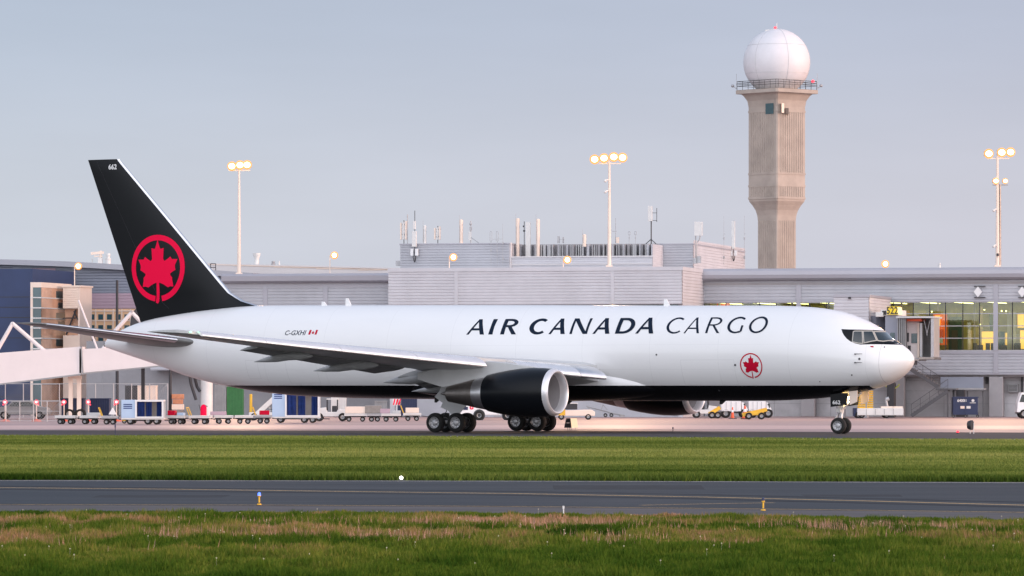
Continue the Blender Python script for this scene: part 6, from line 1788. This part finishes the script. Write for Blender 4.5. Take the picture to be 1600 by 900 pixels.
# hose loops hanging behind the nose
g, k = at(1386, 652, 'hose_loops', 'yellow-green hose loops hanging behind the nose underside', 'hose')
for r_, dx in ((12, 0), (10, 1.5), (8.5, 2.5)):
    pts = [Vector(((dx + 8 + r_ * .95 * math.cos(t)) * k, .05 * dx, (52 + r_ * .62 * math.sin(t)) * k)) for t in [math.pi * (1 + i / 14) for i in range(15)]]
    MB().path(pts, .035, 6).build('hose', mat('hose_yellow', (.45, .50, .10), .5), g)
MB().bar((-12 * k, 0, 52 * k), (14 * k, 0, 52 * k), .08).tube((13 * k, .1, 0), (13 * k, .1, 52 * k), .06).build('hanger', 'postdark', g)
# ---- outside stair with landing
st_ = bld('outside_stair', 'grey steel outside stair zigzagging down from the bridge, behind the navy bin', 'stairs')
sv = -3.0
def SP(px, py, dv=0): u = U(px, sv + dv); return Vector((u, sv + dv, ZH(py, u, sv + dv)))
def flight(a, b, name, n=11):
    mb = MB()
    for dv in (0, 1.1):
        p, q = SP(*a, dv), SP(*b, dv); mb.bar(p, q, .08, .30)
        up = Vector((0, 0, 1.0)); mb.bar(p + up, q + up, .05); mb.bar(p + up * .5, q + up * .5, .03)
        for i in range(5): m_ = p.lerp(q, i / 4); mb.bar(m_, m_ + up, .04)
    mb.build(name, 'stairgrey', st_)
    mb = MB()
    for i in range(n):
        f_ = (i + .5) / n; p = SP(*a, 0).lerp(SP(*b, 0), f_); mb.box(p.x - .15, p.x + .15, sv + .03, sv + 1.07, p.z + .05, p.z + .16)
    mb.build('step', 'stairgrey', st_)
flight((1418, 574), (1466, 605), 'upper_flight'); flight((1481, 611), (1424, 650), 'lower_flight', 13)
a = SP(1462, 607); b = SP(1494, 605)
MB().box(a.x, b.x, sv - .05, sv + 2.4, a.z - .12, a.z).build('landing', 'stairgrey', st_)
a = SP(1470, 606, 2.6); b = SP(1537, 589, 2.6)
MB().box(a.x, b.x, sv + 2.4, sv + 2.5, a.z, b.z).build('walkway_screen', 'siding_blue', st_); MB().box(a.x, b.x + .2, sv + 1.5, sv + 2.7, a.z - .15, a.z - .02).build('walkway', 'galv', st_)
for px in (1480, 1492): p = SP(px, 608); MB().box(p.x - .06, p.x + .06, sv + .2, sv + .32, 0, p.z - .13).build('stair_post', 'stairgrey', st_)
for px in (1512, 1536): p = SP(px, 608, 2); MB().box(p.x - .06, p.x + .06, sv + 1.9, sv + 2.0, 0, p.z - .16).build('stair_post', 'stairgrey', st_)
p = SP(1489, 650, 1); q = SP(1507, 606, 1); MB().box(p.x, q.x, sv + .7, sv + 1.4, 0, q.z - .17).build('dark_cabinet', 'dark', st_)
# wall unit on the pier
g = bld('wall_unit', 'dark boxy wall unit fixed to the ground-floor wall at the right edge', 'air conditioner'); u = U(1583.5, 1.0)
MB().box(u - .45, u + .4, .9, 1.48, ZH(613, u, 1), ZH(600, u, 1)).build('casing', 'wdark', g, bevel=.03)
mb = MB()
for i in range(5): z_ = ZH(612, u, 1) + .08 + i * .11; mb.box(u - .38, u + .33, .87, .899, z_, z_ + .04)
mb.build('grille', 'dark', g)
g = bld('drain_pipe', 'dark vertical drain pipe on the ground-floor wall above the white truck', 'pipe'); u = U(1597, 1.3)
MB().tube((u, 1.3, .5), (u, 1.3, zg - .2), .08).build('pipe', 'postdark', g)
MB().box(u - .14, u + .14, 1.15, 1.48, 1.6, 1.9).build('clamp', 'postdark', g)
# navy bin on castors
g, k = at(1507.5, 652.6, 'navy_bin', 'navy wheeled metal bin with faint white stencil marks, below the stair landing', 'bin')
w2 = 19.5 * k; MB().box(-w2, w2, -.6, .8, 4.5 * k, 32 * k).build('body', 'navybin', g, bevel=.03)
MB().box(-w2 - .04, w2 + .04, -.66, -.601, 30.5 * k, 32.6 * k).box(-w2, w2, -.64, -.601, 4.6 * k, 6.2 * k).box(-.03, .03, -.63, -.601, 6.3 * k, 30.4 * k).build('rim', 'navybin', g)
random.seed(2)
vs, fs = text_mesh('64008', .34, 0, .01, .9)
MB().add([(-w2 + .35 + x, -.625, 24.4 * k + z_) for x, z_ in vs], fs).build('stencil_number', 'offwhite', g)
MB().tube((.62, -.63, 26.5 * k), (.62, -.612, 26.5 * k), .12, None, 16).box(.35, .85, -.63, -.612, 22.5 * k, 23.4 * k).build('emblem_mark', 'offwhite', g)
MB().box(-.42, -.08, -.63, -.612, 14 * k, 18 * k).build('paper_label', 'cream', g); MB().box(.08, .42, -.63, -.612, 14 * k, 18 * k).build('paper_label', 'offwhite', g)
for x in (-w2 + .02, 0.0, w2 - .02):
    MB().bar((x, -.5, 4.6 * k), (x, -.5, .2), .08).bar((x, -.5, 8 * k), (x, -.5, 3 * k), .14).build('castor_leg', 'dark', g); wheel(g, x, -.5, .13)
# round black taxi marker on two posts
g, k = at(1516, 678.2, 'round_marker', 'black round disc marker on two thin white posts at the taxiway edge', 'sign')
MB().tube((-.08, -.04, 14 * k), (-.02, .16, 14 * k), .01, None, 4).lathe([(-.12, .001), (-.12, .22), (0, .27), (.12, .27), (.13, .001)], (0, 0, 13.7 * k), (.9, -.45, 0), 24).build('disc', 'dark', g)
for dx in (.0, .20): MB().tube((dx, .05, 0), (dx, .05, 17 * k), .018, None, 8).build('post', 'whitemark', g)
# edge lamps
def edgelamp(px, pb, lit, lab, h=.29, body='yellow'):
    g, k = at(px, pb, 'edge_light', lab, 'taxiway light', 0, 'taxiway edge lights')
    MB().lathe([(0, .055), (.02, .055), (.03, .028)], (0, 0, 0), (0, 0, 1), 14).lathe([(.05, .020), (h * .62, .020), (h * .66, .038), (h * .74, .038)], (0, 0, 0), (0, 0, 1), 14).build('stem', body, g)
    MB().lathe([(h * .74, .036), (h * .86, .038), (h * .96, .026), (h, .001)], (0, 0, 0), (0, 0, 1), 14).build('lens', lit, g)
edgelamp(405, 789.5, 'bluelamp', 'glowing blue taxiway edge light on an orange stem, on the near taxiway edge'); edgelamp(1192.5, 798.5, 'navybin', 'unlit blue taxiway edge light on an orange stem, on the near taxiway edge at right')
edgelamp(180, 679.5, 'navybin', 'blue taxiway edge light on a dark stem beside the far taxiway at left', .62, 'navybin'); edgelamp(1051.5, 675.5, 'navybin', 'tiny dark taxiway light on the apron edge under the fuselage', .30, 'dark')
g, k = at(1496.5, 677.6, 'red_ground_light', 'small glowing red ground light left of the round marker', 'taxiway light'); MB().ball((0, 0, .10), .08, 10, 6).build('lens', 'redlamp', g); MB().lathe([(0, .1), (.05, .07)], (0, 0, 0), (0, 0, 1), 12).build('base', 'dark', g)
g, k = at(627, 751, 'white_ground_light', 'glowing white round light at the far edge of the near taxiway', 'taxiway light'); MB().ball((0, 0, .07), .052, 12, 8).build('lens', 'lampw', g); MB().lathe([(0, .1), (.03, .06)], (0, 0, 0), (0, 0, 1), 12).build('base', 'dark', g)
for px, pb, lab in ((880.5, 806, 'tiny pale reflector stake at the near taxiway edge'),): 
    g, k = at(px, pb, 'marker_stake', lab, 'marker'); MB().tube((0, 0, 0), (0, 0, .2), .012).build('stake', 'whitemark', g); MB().box(-.02, .02, -.015, -.012, .14, .2).build('reflector', 'whitemark', g)
